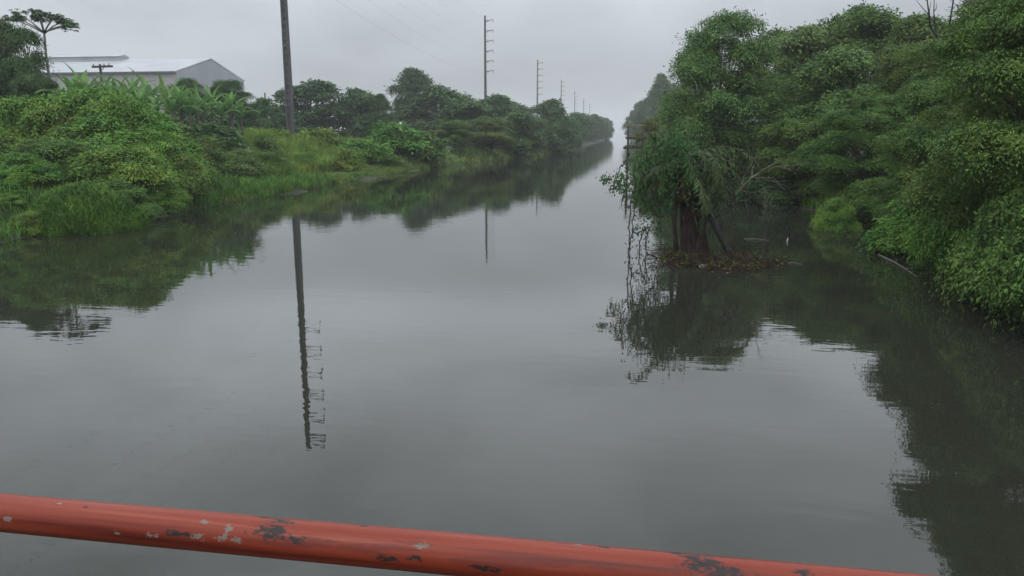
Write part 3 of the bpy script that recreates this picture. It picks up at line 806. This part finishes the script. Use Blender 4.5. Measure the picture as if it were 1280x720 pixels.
# ------------------------------------------------------------------ power poles and wires
SP, D0, PH = 136.0, 88.0, 33.4
def pole_x(Y): return -39.7
def power_pole():
    root = empty('power_pole', (0, 0, 0)); s = MB()
    def wdt(z): return .86 - .42 * z / PH
    nseg = 42; hs = PH / nseg
    for k in range(nseg):                                         # two flanges, thinner web with a rung per step
        z0, z1 = k * hs, (k + 1) * hs; a0, a1 = wdt(z0) / 2, wdt(z1) / 2
        for sx in (-1, 1):
            o0, i0, o1, i1 = sx * a0, sx * (a0 - .16), sx * a1, sx * (a1 - .16); d = .26
            s.add([(o0, -d, z0), (i0, -d, z0), (i0, d, z0), (o0, d, z0), (o1, -d, z1), (i1, -d, z1), (i1, d, z1), (o1, d, z1)],
                  [(0,1,5,4),(1,2,6,5),(2,3,7,6),(3,0,4,7)] if sx < 0 else [(0,4,5,1),(1,5,6,2),(2,6,7,3),(3,7,4,0)])
        s.box((-a0 + .15, -.2, z0 + .1), (a0 - .15, .2, z0 + .42))
        s.box((-a1 + .155, -.05, z0 + .42), (a1 - .155, .05, z1 + .1))
    s.box((-.24, -.28, PH), (.24, .28, PH + .1))
    s.build('shaft', M['concrete'], root)
    for k in range(6):
        z = PH - 1.2 - 2.75 * k
        m = MB(); x0 = wdt(z) / 2 - .05
        m.tube([(x0, 0, z - .12), (1.25, 0, z - .02), (2.35, 0, z + .2)], [.13, .105, .08], 6)
        m.tube([(x0, 0, z - .65), (1.15, 0, z - .06)], [.05, .05], 5)
        arm = m.build('crossarm', M['steel'], root)
        ins = MB()
        ins.lathe([(.03, 0), (.11, -.1), (.05, -.16), (.12, -.26), (.05, -.32), (.12, -.42), (.05, -.48), (.12, -.58), (.03, -.7)], (2.3, 0, z + .15), 8)
        ins.build('insulator', M['porcelain'], arm)
    return root
pp = power_pole()
names = ['nearest power pole, its tall concrete shaft cut by the top of the photo',
         'second power pole with six short arms, right of the tall trees',
         'third power pole, behind the dome-shaped tree', 'fourth power pole from the left',
         'fifth power pole, faint in the haze', 'sixth power pole, fainter in the haze', 'farthest power pole, almost lost in the haze']
poles = []
for i, lab in enumerate(names):
    o = pp if i == 0 else copy_tree(pp)
    Y = D0 + SP * i; x = pole_x(Y) + (.75 if i == 0 else 0); o.location = (x, Y, max(gz(x, Y), 0) - .05); o.scale = (1, 1, 1.05 if i == 0 else 1)
    tag(o, lab, 'power pole', 'power poles along the left bank'); poles.append(o)
for k in range(6):
    mb = MB(); z = PH - 1.2 - 2.75 * k - .55; pts = []
    for i in range(-1, 6):
        Ya = D0 + SP * i
        for q in range(12 if i < 5 else 13):
            t = q / 12; w0 = (1 - t) if i == 0 else (1 if i == -1 else 0); pts.append((pole_x(0) + 2.3 + .75 * w0, Ya + SP * t, z * (1 + .05 * w0) + 1.5 - 2.6 * 4 * t * (1 - t)))
    mb.tube(pts, .009, 4)
    tag(mb.build('power_line', M['cable']), 'thin power line strung along the arms of the power poles', 'power line', 'power lines on the left-bank poles')

def small_pole(px, py, Y, arm, label):
    t = P(px, py, Y); z = gz(t[0], Y); H = t[2] - z
    root = empty('utility_pole', (t[0], Y, z), R(-12)); m = MB()
    m.tube([(0, 0, -.3), (.02, 0, H * .5), (0, 0, H + .1)], [.12, .1, .085], 8); m.build('post', M['bark'], root, smooth=True)
    if arm:
        c = MB(); c.box((-.55, -.22, H - .16), (1.3, -.09, H - .02)); cr_ = c.build('crossarm', M['bark'], root)
        for xx in (-.45, .55, 1.0):
            n_ = MB(); n_.lathe([(.02, 0), (.045, .03), (.03, .06), (.045, .1), (.02, .13)], (xx, -.155, H - .02), 8); n_.build('insulator', M['porcelain'], cr_)
        b = MB(); b.tube([(0, -.14, H - .6), (.5, -.16, H - .17)], .025, 4); b.build('brace', M['steel'], root)
    tag(root, label, 'utility pole')
small_pole(125, 82, 52, True, 'small dark utility pole with a crossarm before the white warehouse roof')
small_pole(427, 117, 100, False, 'thin bare pole between two round trees')
small_pole(331, 117, 90, False, 'thin bare pole just right of the warehouse')

# ------------------------------------------------------------------ warehouse
def warehouse():
    D1 = 150.0; c = P(220, 90, D1); x1 = c[0]; ze = c[2]; D2 = D1 * 1.19; Dm = (D1 + D2) / 2
    zr = P(265, 75, Dm)[2]; z0 = 1.2
    root = empty('warehouse', (x1, D1, z0)); he, hr, dm, d2 = ze - z0, zr - z0, Dm - D1, D2 - D1
    Lx = 62.0
    m = MB(); m.box((-Lx, 0, -.5), (-.01, .25, he)); m.build('side_wall', M['clad_wall'], root)
    m = MB(); m.add([(0, 0, -.5), (0, d2, -.5), (0, d2, he), (0, dm, hr), (0, 0, he), (-.3, 0.3, -.5), (-.3, d2 - .3, -.5), (-.3, d2 - .3, he - .1), (-.3, dm, hr - .1), (-.3, .3, he - .1)],
                    [(0, 1, 2, 3, 4), (9, 8, 7, 6, 5), (0, 5, 6, 1), (1, 6, 7, 2), (2, 7, 8, 3), (3, 8, 9, 4), (4, 9, 5, 0)])
    m.build('gable_wall', M['clad_gable'], root)
    m = MB()
    m.add([(-Lx, -.5, he - .1), (.02, -.5, he - .1), (.02, dm, hr + .12), (-Lx, dm, hr + .12), (-Lx, -.5, he + .15), (.02, -.5, he + .15), (.02, dm, hr + .37), (-Lx, dm, hr + .37)],
          [(0,3,2,1),(4,5,6,7),(0,1,5,4),(1,2,6,5),(2,3,7,6),(3,0,4,7)])
    m.add([(-Lx, dm + .01, hr + .12), (.02, dm + .01, hr + .12), (.02, d2 + .5, he - .1), (-Lx, d2 + .5, he - .1), (-Lx, dm + .01, hr + .37), (.02, dm + .01, hr + .37), (.02, d2 + .5, he + .15), (-Lx, d2 + .5, he + .15)],
          [(0,3,2,1),(4,5,6,7),(0,1,5,4),(1,2,6,5),(2,3,7,6),(3,0,4,7)])
    rf = m.build('roof', M['clad_roof'], root)
    e = P(155, 71, Dm)
    v = MB(); a = e[0] - x1
    v.box((-Lx + 1, dm - 1.6, hr - .3), (a, dm + 1.6, hr + .9)); 
    v.add([(-Lx + 1, dm - 2.0, hr + .9), (a + .2, dm - 2.0, hr + .9), (a + .2, dm, hr + 1.5), (-Lx + 1, dm, hr + 1.5), (a + .2, dm + 2, hr + .9), (-Lx + 1, dm + 2, hr + .9)],
          [(0, 1, 2, 3), (3, 2, 4, 5), (0, 5, 4, 1), (1, 4, 2), (0, 3, 5)])
    v.build('roof_vent', M['clad_roof'], rf)
    f = MB(); f.box((-Lx, -.62, he - .22), (.03, -.505, he + .12)); f.build('gutter', M['steel'], root)
    tag(root, 'large grey warehouse with white low-pitched roof behind the banana plants', 'warehouse')
warehouse()
def small_house(px, py, Y, wid, dep, wall_h, label, name='house', roofm='roof_dark'):
    t = P(px, py, Y); z = gz(t[0], Y); root = empty(name, (t[0], Y, z)); h = t[2] - z - .8
    m = MB(); m.box((-wid, 0, -.3), (0, dep, h)); wl = m.build('wall', M['white_paint'], root)
    r_ = MB(); r_.add([(-wid - .4, -.5, h - .08), (.4, -.5, h - .08), (.4, dep / 2, h + .8), (-wid - .4, dep / 2, h + .8), (.4, dep + .5, h - .08), (-wid - .4, dep + .5, h - .08),
                       (-wid - .4, -.5, h - .2), (.4, -.5, h - .2), (.4, dep + .5, h - .2), (-wid - .4, dep + .5, h - .2)],
                      [(0,1,2,3),(3,2,4,5),(6,9,8,7),(0,6,7,1),(5,4,8,9),(1,7,8,4,2),(0,3,5,9,6)])
    r_.build('roof', M[roofm], root)
    for k in (1, 2):
        w_ = MB(); xx = -wid * k / 3; w_.box((xx - .5, -.05, h * .45), (xx + .5, -.003, h * .45 + 1.0)); wn_ = w_.build('window', M['roof_dark'], root)
        f_ = MB()
        for (a, b, c_, d_) in ((-.58, -.5, -.08, 1.08), (.5, .58, -.08, 1.08)):
            f_.box((xx + a, -.07, h * .45 + c_), (xx + b, -.004, h * .45 + d_))
        f_.box((xx - .5, -.07, h * .45 - .08), (xx + .5, -.004, h * .45)); f_.build('window_frame', M['white_paint'], wn_)
    tag(root, label, 'house')
small_house(14, 128, 56, 9, 6, 2.6, 'white-walled house with dark roof at the left edge behind the shrubs')
small_house(518, 153, 135, 9, 7, 3, 'low shed with pale roof glimpsed left of the tall trees', 'shed', 'white_paint')

# ------------------------------------------------------------------ wooden platform over the water
def platform():
    Y = 60.0; a = P(784, 157, Y); b = P(784, 190, Y); root = empty('wooden_platform', (a[0], Y, 0))
    zt, zd = a[2], P(784, 183, Y)[2]
    for (x, y) in ((.08, 0), (1.2, 0), (.08, 1.4), (1.2, 1.4)):
        m = MB(); m.tube([(x, y, -1.3), (x + .02, y, zd), (x, y, zt - .03)], [.085, .08, .075], 8); m.build('post', M['plank_dark'], root, smooth=True)
    m = MB()
    for k in range(5): m.box((-.15 + k * .29, -.25, zd), (-.15 + k * .29 + .27, 1.6, zd + .06))
    m.build('deck', M['plank_dark'], root)
    for y in (-.09, 1.32):
        m = MB(); m.box((-.1, y, zt - .02), (1.35, y + .16, zt + .06)); m.build('top_rail', M['plank'], root)
    m = MB(); m.box((-.1, -.16, zd + .55), (1.35, -.09, zd + .72)); m.build('middle_rail', M['plank_dark'], root)
    m = MB(); m.box((-.25, -.2, zd - .2), (1.4, -.1, zd - .01)); m.build('beam', M['plank_dark'], root)
    tag(root, 'wooden platform on posts over the water, yellowish top rail among the leaves', 'platform')
platform()

# ------------------------------------------------------------------ vine-draped stump standing in the water
def stump():
    rng = np.random.default_rng(70)
    b = W(866, 318); root = empty('vine_draped_stump', (b[0], b[1], 0))
    Y = b[1]
    def loc(px, py, dy=0.0): return P(px, py, Y + dy) - np.array((b[0], b[1], 0))
    m = MB()
    for k in range(15):
        a = k * 2.4; r0 = .34 * math.sqrt((k + 1) / 15)
        p0 = np.array((math.cos(a) * r0 * 1.1, math.sin(a) * r0, -.5)); p3 = np.array((math.cos(a + .6) * r0 * .5 - .10, math.sin(a + .6) * r0 * .5, 1.7 + rng.random() * .3))
        p1 = p0 * .85 + np.array((0, 0, .55)) ; p1[2] = .15
        p2 = (p1 + p3) / 2 + rng.normal(0, .11, 3)
        m.tube([p0, p1, p2, p3], [.13, .10, .065, .05], 7)
    m.build('trunk', M['bark_red'], root, smooth=True)
    m = MB()                                            # a second, thin stem
    m.tube([loc(846, 320, .2), loc(842, 280, .2), loc(846, 240, .1), loc(858, 215)], [.07, .055, .05, .04], 6)
    m.build('stem', M['bark'], root, smooth=True)
    # fronds arching out of the head
    head = np.array((-.12, 0, 2.0))
    for i in range(48):
        a = i * 2.399 + rng.normal(0, .2); dead = i % 5 == 4
        Ln = rng.uniform(1.4, 2.35) if not dead else rng.uniform(.9, 1.3); el = rng.uniform(.1, 1.25) if not dead else rng.uniform(-.5, -.1)
        hd = np.array((math.cos(a), math.sin(a) * .8, 0)); p = head + np.array((rng.normal(0, .15) - .1, rng.normal(0, .15), rng.normal(0, .15)))
        wilt = rng.uniform(.6, 2.0); Bq, Dq, Nq, Lq = [], [], [], []; pts = [p.copy()]; e = el; n = 22
        for k in range(n):
            q = k / n; t = hd * math.cos(e) + np.array((0, 0, math.sin(e)))
            p = p + t * Ln / n; pts.append(p.copy()); e -= (.055 + .11 * q) * wilt
            sd = np.array((-hd[1], hd[0], 0)); sd /= np.linalg.norm(sd)
            if k > 1:
                for s in (-1, 1):
                    for h in (0, .5):
                        Bq.append(p + t * Ln / n * h); Dq.append(sd * s * .75 + t * .5 + np.array((0, 0, -.65)) + rng.normal(0, .28, 3)); Nq.append(np.cross(t, sd * s) * s + rng.normal(0, .15, 3)); Lq.append(rng.uniform(.22, .38) * (1 - .5 * q))
        Lq = np.array(Lq)
        fm = leaf_mesh('frond', np.array(Bq), np.array(Dq), np.array(Nq), Lq, Lq * .13 + .008)
        fr = link_mesh('frond', fm, M['leaf_brown'] if dead else M['leaf_frond'], root)
        sm_ = MB(); sm_.tube(pts[::3], [.014] * len(pts[::3]), 4); sm_.build('midrib', M['bark'], fr)
    # creeper curtain on the left side, vines trailing to the water
    B, D, N, L = [], [], [], []
    for i in range(64):
        px = rng.normal(828, 26); pt = np.interp(px, [775, 800, 830, 870, 900], [225, 195, 172, 180, 215]) + rng.normal(0, 8)
        pb = np.interp(px, [775, 795, 810, 835, 860, 900], [225, 248, 272, 255, 240, 225]) + rng.normal(0, 16)
        dy = rng.normal(.15, .45)
        for q in np.arange(0, 1, .022):
            c = loc(px + rng.normal(0, 3), pt + (pb - pt) * q, dy)
            for _ in range(2):
                B.append(c + rng.normal(0, .06, 3)); D.append((rng.normal(0, .5), rng.normal(0, .5), -.8)); N.append((rng.normal(0, .6), -.8 + rng.normal(0, .5), .6)); L.append(rng.uniform(.045, .095))
    L = np.array(L)
    link_mesh('creeper', leaf_mesh('creeper', np.array(B), np.array(D), np.array(N), L, L * .55), M['leaf_dark'], root)
    for (pxa, pya, pxb, pyb, pxc, pyc) in [(800, 232, 768, 228, 762, 240), (790, 236, 784, 270, 788, 318), (798, 280, 788, 292, 784, 322), (808, 285, 796, 300, 800, 330), (800, 230, 792, 260, 790, 295), (792, 200, 776, 196, 772, 222), (786, 192, 782, 204, 786, 226), (815, 280, 806, 300, 808, 322), (790, 290, 802, 294, 812, 283)]:
        A, Bm, Cc = loc(pxa, pya, rng.normal(0, .2)), loc(pxb, pyb, rng.normal(0, .2)), loc(pxc, pyc, rng.normal(0, .1))
        pts = [(1 - t) ** 2 * A + 2 * t * (1 - t) * Bm + t * t * Cc + rng.normal(0, .015, 3) for t in np.linspace(0, 1, 12)]
        v = MB(); v.tube(pts, [.016] * 11 + [.006], 4); vo = v.build('hanging_vine', M['bark'], root)
        k = 46; idx = rng.integers(1, 12, k); Lq = rng.uniform(.035, .075, k)
        link_mesh('leaves', leaf_mesh('leaves', np.array(pts)[idx] + rng.normal(0, .045, (k, 3)), rng.normal(0, .5, (k, 3)) + np.array((0, 0, -.6)), rng.normal(0, .6, (k, 3)) + np.array((0, -.6, .5)), Lq, Lq * .6), M['leaf_frond'], vo)
    tag(root, 'reddish stump standing in the river, draped with drooping fronds and vines', 'tree stump')
    # leaning log
    lg = MB(); p0, p1 = P(886, 268, Y + .1), P(910, 312, Y - .1); dv = p1 - p0
    o = empty('leaning_log', tuple(p1)); lg.tube([p0 - p1, dv * -.5, (0, 0, 0), dv * .3], [.075, .09, .085, .08], 8)
    lg.build('log', M['wet_log'], o, smooth=True)
    s_ = MB(); s_.tube([dv * -.6, dv * -.6 + np.array((.14, 0, .12))], [.03, .015], 5); s_.build('branch_stub', M['wet_log'], o)
    tag(o, 'short dark log leaning from the stump into the water', 'log')
    # pale dead branch
    base = P(891, 276, Y + .25); o = empty('dead_branch', tuple(base)); m = MB(); tw = MB()
    path = [P(px, py, Y + .25 + .02 * k) - base for k, (px, py) in enumerate([(891, 276), (908, 256), (924, 238), (940, 222), (958, 210), (982, 196)])]
    m.tube(path, [.038, .034, .028, .022, .014, .004], 7); m.build('main_branch', M['dead_wood'], o, smooth=True)
    for (i, px, py) in [(4, 996, 206), (2, 952, 240), (2, 940, 205), (3, 968, 222), (3, 945, 196), (4, 985, 212), (4, 970, 188), (1, 935, 250), (3, 990, 235)]:
        e = P(px, py, Y + .25 + rng.normal(0, .4)) - base; s = path[i]; md = (s + e) / 2 + rng.normal(0, .05, 3)
        tw = MB(); tw.tube([s, md, e], [.010, .007, .003], 5)
        for _ in range(3):
            q = md + (e - md) * rng.random(); t = q + (e - s) * .3 + rng.normal(0, .14, 3); tw.tube([q, t], [.005, .002], 4)
        tw.build('twig', M['dead_wood'], o)
    tag(o, 'pale bare dead branch slanting up to the right from the stump', 'branch')
    # dead sapling
    c = W(955, 300); o = empty('dead_sapling', tuple(c)); m = MB()
    m.tube([(0, 0, -.5), (.02, 0, .5), (-.03, .02, 1.1), (.06, 0, 1.55)], [.022, .018, .013, .004], 5); m.build('stem', M['bark'], o)
    m = MB()
    for k in range(14):
        z = rng.uniform(.3, 1.4); a = rng.uniform(0, 6.28); l = rng.uniform(.2, .5)
        m.tube([(0, 0, z), (math.cos(a) * l * .6, math.sin(a) * l * .6, z + .1), (math.cos(a) * l, math.sin(a) * l, z + rng.uniform(-.1, .3))], [.008, .006, .003], 4)
    m.build('twigs', M['bark'], o)
    tag(o, 'thin leafless sapling standing in the water behind the debris raft', 'sapling')
    # raft of drift debris
    c = W(898, 330); o = empty('debris_raft', tuple(c)); m = MB(); B, D, N, L = [], [], [], []
    n = 900
    for k in range(n):
        px = rng.triangular(812, 866, 985); wgt = np.interp(px, [806, 830, 880, 940, 992], [318, 324, 330, 331, 329]); py = wgt + rng.normal(0, 3.6) * (1 + .5 * math.sin(px * .07))
        q = W(px, py) - c; q[2] = rng.uniform(-.02, .06) + .12 * rng.random() * (.5 + .5 * math.sin(px * .11)); a = rng.normal(0, .6) + (math.pi if rng.random() < .5 else 0); l = rng.uniform(.08, .38)
        e = q + np.array((math.cos(a) * l, math.sin(a) * l, rng.uniform(-.03, .2)))
        m.tube([q, (q + e) / 2 + rng.normal(0, .03, 3), e], [.009, .007, .003], 4)
        for _ in range(4):
            B.append(q + rng.normal(0, .1, 3) * np.array((1.6, 1, .35))); D.append(rng.normal(0, 1, 3) * np.array((1, 1, .35))); N.append(rng.normal(0, .4, 3) + np.array((0, 0, 1))); L.append(rng.uniform(.03, .09))
    B = np.array(B); B[:, 2] = np.abs(B[:, 2]) + .004
    tag(m.build('twigs', M['bark_red'], o), kind='stuff'); L = np.array(L)
    tag(link_mesh('dead_leaves', leaf_mesh('dead_leaves', B, np.array(D), np.array(N), L, L * .42), M['leaf_brown'], o), kind='stuff')
    k = rng.choice(len(B), 700); L2 = rng.uniform(.06, .16, 700)
    tag(link_mesh('weeds', leaf_mesh('weeds', B[k] + rng.normal(0, .05, (700, 3)) * np.array((1, 1, 0)), rng.normal(0, .5, (700, 3)) + np.array((0, 0, .5)), rng.normal(0, 1, (700, 3)), L2, L2 * .2), M['leaf_right'], o), kind='stuff')
    tag(o, 'floating raft of reddish-brown dead leaves and twigs around the stump', 'debris raft')
stump()
def bottle(px, py, tilt, rz, label, s=1.0):
    c = W(px, py); o = empty('plastic_bottle', (c[0], c[1], .01), rz); o.rotation_euler = (tilt, 0, rz); o.scale = (s, s, s)
    m = MB(); m.lathe([(.02, -.04), (.034, -.03), (.036, .0), (.033, .05), (.036, .1), (.034, .14), (.014, .18), (.013, .2)], sides=12); m.build('bottle_body', M['plastic'], o, smooth=True)
    k = MB(); k.lathe([(.016, .2), (.016, .222), (.014, .226)], sides=10); k.build('cap', M['white_paint'], o)
    tag(o, label, 'litter')
bottle(984, 302, R(12), .3, 'small white bottle floating upright, right of the thin sapling', .48)
bottle(853, 318, R(80), .8, 'pale bottle lying in the debris at the foot of the stump', .9)
bottle(876, 333, R(85), 2.2, 'pale bottle lying at the front edge of the debris raft', .9)
bottle(928, 322, R(75), 1.2, 'pale bottle caught in the right part of the debris raft', .7)

def stick(pa, pb, r, label):
    a, b = W(*pa), W(*pb); o = empty('floating_stick', tuple((a + b) / 2)); d = (b - a) / 2
    m = MB(); m.tube([-d, d * 0 + np.array((0, 0, .03)), d], [r, r * .8, r * .3], 6); m.build('stick', M['dead_wood'], o, smooth=True)
    t = MB(); t.tube([d * .3, d * .6 + np.array((.12, .1, .05))], [r * .5, r * .2], 5); t.build('twig', M['dead_wood'], o)
    tag(o, label, 'stick')
stick((1098, 318), (1147, 346), .022, 'pale straight stick floating before the branch that dips to the water')
stick((931, 299), (962, 301), .018, 'pale stick floating left of the small white bottle')
stick((985, 329), (1003, 331), .016, 'short pale stick floating off the right end of the debris raft')
stick((1183, 318), (1206, 312), .022, 'short twig at the water edge below the bright right shrub')

# low leafy branch dipping to the water
def low_branch():
    rng = np.random.default_rng(90)
    a, b = P(1170, 262, 20.3), W(1096, 314); o = empty('leafy_branch', tuple(b)); m = MB()
    p = [a - b, (a - b) * .55 + np.array((0, 0, .12)), np.array((0, 0, .03))]
    m.tube(p, [.05, .035, .01], 6); m.build('stem', M['bark'], o, smooth=True)
    B, D, N, L = [], [], [], []
    for k in range(2600):
        q = rng.beta(1.3, 1.6); c = p[2] * (1 - q) + p[0] * q + np.array((0, 0, .14 * math.sin(math.pi * q)))
        s = .10 + .3 * q
        off = rng.normal(0, 1, 3) * np.array((s, s, s * .6)); off[2] = off[2] * .8 - .03
        cc = c + off
        if cc[2] + b[2] < .02: cc[2] = .02 + rng.random() * .06
        B.append(cc); D.append(np.array((-.5, -.2, -.2)) + rng.normal(0, .6, 3)); N.append(np.array((-.1, -.3, 1)) + rng.normal(0, .4, 3)); L.append(rng.uniform(.07, .14))
    L = np.array(L); link_mesh('foliage', leaf_mesh('foliage', np.array(B), np.array(D), np.array(N), L, L * .5), M['leaf_bright'], o)
    tag(o, 'leafy branch dipping to the water right of the small bright shrub', 'branch')
low_branch()

# ------------------------------------------------------------------ the red railing of the bridge
def railing():
    zc = None
    d0 = 1.16
    a = np.array((0, 0, CAMZ)) + ray(0, 639) * d0
    zr = a[2]; b = W(1165, 751, zr)
    dirv = (b - a); dirv /= np.linalg.norm(dirv)
    rad = d0 * 49.5 / FPX / 2 * .93
    mid = a + dirv * .45
    o = empty('bridge_railing', tuple(mid), math.atan2(dirv[1], dirv[0]))
    m = MB(); n = 60
    m.tube([(x, 0.0015 * math.sin(x * 1.7), 0.0015 * math.sin(x * 2.3)) for x in np.linspace(-2.6, 2.6, n)], rad, 40)
    mt, nn, bs = new_mat('red_paint')
    tc = nn.nodes.new('ShaderNodeTexCoord')
    def noise(scale, det, stretch=(1, 1, 1), rough=.5):
        mp = nn.nodes.new('ShaderNodeMapping'); mp.inputs['Scale'].default_value = stretch
        nn.links.new(tc.outputs['Object'], mp.inputs['Vector'])
        z = nn.nodes.new('ShaderNodeTexNoise'); z.inputs['Scale'].default_value = scale; z.inputs['Detail'].default_value = det; z.inputs['Roughness'].default_value = rough
        nn.links.new(mp.outputs[0], z.inputs['Vector']); return z
    def mixc(f, A, Bc):
        x = nn.nodes.new('ShaderNodeMix'); x.data_type = 'RGBA'
        nn.links.new(f, x.inputs['Factor'])
        for s, v in (('A', A), ('B', Bc)):
            if isinstance(v, tuple): x.inputs[s].default_value = (*v, 1)
            else: nn.links.new(v, x.inputs[s])
        return x.outputs['Result']
    def math_(op, A, Bv):
        x = nn.nodes.new('ShaderNodeMath'); x.operation = op
        for i, v in enumerate((A, Bv)):
            if isinstance(v, (int, float)): x.inputs[i].default_value = v
            else: nn.links.new(v, x.inputs[i])
        return x.outputs[0]
    def spot(px, py, rx, rz_):                      # where the paint has been knocked off: distance to a place on the pipe
        c = np.array((0, 0, CAMZ)); r_ = ray(px, py)
        # nearest approach of the sight line to the pipe axis -> local x, and the front of the pipe
        best = min(np.linspace(-1.6, 2.0, 1400), key=lambda s: np.linalg.norm(np.cross(mid + dirv * s - c, r_) / np.linalg.norm(r_)))
        off = np.cross(mid + dirv * best - c, r_) / np.linalg.norm(r_)
        q = c + r_ * (np.dot(mid + dirv * best - c, r_) / np.dot(r_, r_)) - (mid + dirv * best)
        sep_ = nn.nodes.new('ShaderNodeVectorMath'); sep_.operation = 'SUBTRACT'
        nn.links.new(tc.outputs['Object'], sep_.inputs[0])
        qy = float(q @ np.array((-dirv[1], dirv[0], 0))); qz = float(q[2])
        lv = np.array((qy, qz)); ln = np.linalg.norm(lv)
        vy = c - mid; view = np.array((float(vy @ np.array((-dirv[1], dirv[0], 0))), float(vy[2]))); view /= np.linalg.norm(view)
        h = min(ln, rad * .95); perp = lv / (ln + 1e-9) * h; f = perp + view * math.sqrt(max(rad * rad - h * h, 0))
        sep_.inputs[1].default_value = (best, f[0], f[1])
        sc = nn.nodes.new('ShaderNodeVectorMath'); sc.operation = 'MULTIPLY'
        nn.links.new(sep_.outputs[0], sc.inputs[0]); sc.inputs[1].default_value = (1 / rx, 1 / rz_, 1 / rz_)
        le = nn.nodes.new('ShaderNodeVectorMath'); le.operation = 'LENGTH'
        nn.links.new(sc.outputs[0], le.inputs[0]); return le.outputs['Value']
    rp = ramp(nn, [(0.30, (0.085, 0.013, 0.007)), (0.46, (0.19, 0.027, 0.012)), (0.58, (0.215, 0.034, 0.016)), (0.72, (0.26, 0.066, 0.044))])
    streak = noise(9, 6, (.25, 9, 9)); nn.links.new(streak.outputs['Fac'], rp.inputs[0])
    ragged = noise(190, 6, (.5, 1, 1), .66); rag = math_('MULTIPLY', math_('SUBTRACT', ragged.outputs['Fac'], .5), 5.0)
    def patch(spots, lim=.62):
        acc = None
        for s in spots:
            v = spot(*s); acc = v if acc is None else math_('MINIMUM', acc, v)
        return math_('LESS_THAN', math_('ADD', acc, rag), lim)
    col = rp.outputs[0]
    fine = noise(46, 6, (.35, 1, 1), .6)
    scat = math_('GREATER_THAN', fine.outputs['Fac'], .715)
    col = mixc(scat, col, (0.20, 0.17, 0.16))
    col = mixc(patch([(258, 672, .015, .006), (296, 667, .007, .013), (290, 674, .012, .004), (268, 654, .010, .004), (158, 667, .008, .004), (25, 650, .009, .004), (532, 683, .014, .005), (306, 676, .012, .005), (200, 669, .016, .004), (724, 680, .007, .004)]), col, (0.17, 0.14, 0.115))
    dark_spots = [(350, 666, .026, .012), (358, 652, .018, .007), (235, 668, .022, .006), (380, 676, .016, .005), (458, 657, .009, .004), (340, 643, .022, .004), (880, 706, .030, .012), (862, 697, .016, .006), (905, 716, .03, .01), (845, 689, .014, .004), (610, 712, .02, .005), (490, 699, .016, .005), (524, 698, .010, .004), (120, 635, .005, .003), (1000, 716, .014, .006), (755, 681, .010, .004)]
    grime = noise(14, 5, (.3, 2, 2), .6)
    col = mixc(math_('MULTIPLY', math_('GREATER_THAN', grime.outputs['Fac'], .60), .45), col, (0.10, 0.022, 0.016))
    col = mixc(math_('MULTIPLY', patch(dark_spots, .95), .7), col, (0.085, 0.022, 0.015))
    col = mixc(patch(dark_spots), col, (0.022, 0.017, 0.016))
    nn.links.new(col, bs.inputs['Base Color'])
    bs.inputs['Roughness'].default_value = .46; bs.inputs['Specular IOR Level'].default_value = .3
    bp = nn.nodes.new('ShaderNodeBump'); bp.inputs['Strength'].default_value = .25; bp.inputs['Distance'].default_value = .0015
    nn.links.new(streak.outputs['Fac'], bp.inputs['Height']); nn.links.new(bp.outputs[0], bs.inputs['Normal'])
    m.build('rail_pipe', mt, o, smooth=True)
    tag(o, 'chipped red painted pipe railing crossing the foreground', 'railing')
railing()

# anything built as a prototype but never placed goes away
for k, pr in PROTO.items():
    if not pr['used']:
        for ch in list(pr['root'].children): bpy.data.objects.remove(ch)
        bpy.data.objects.remove(pr['root'])
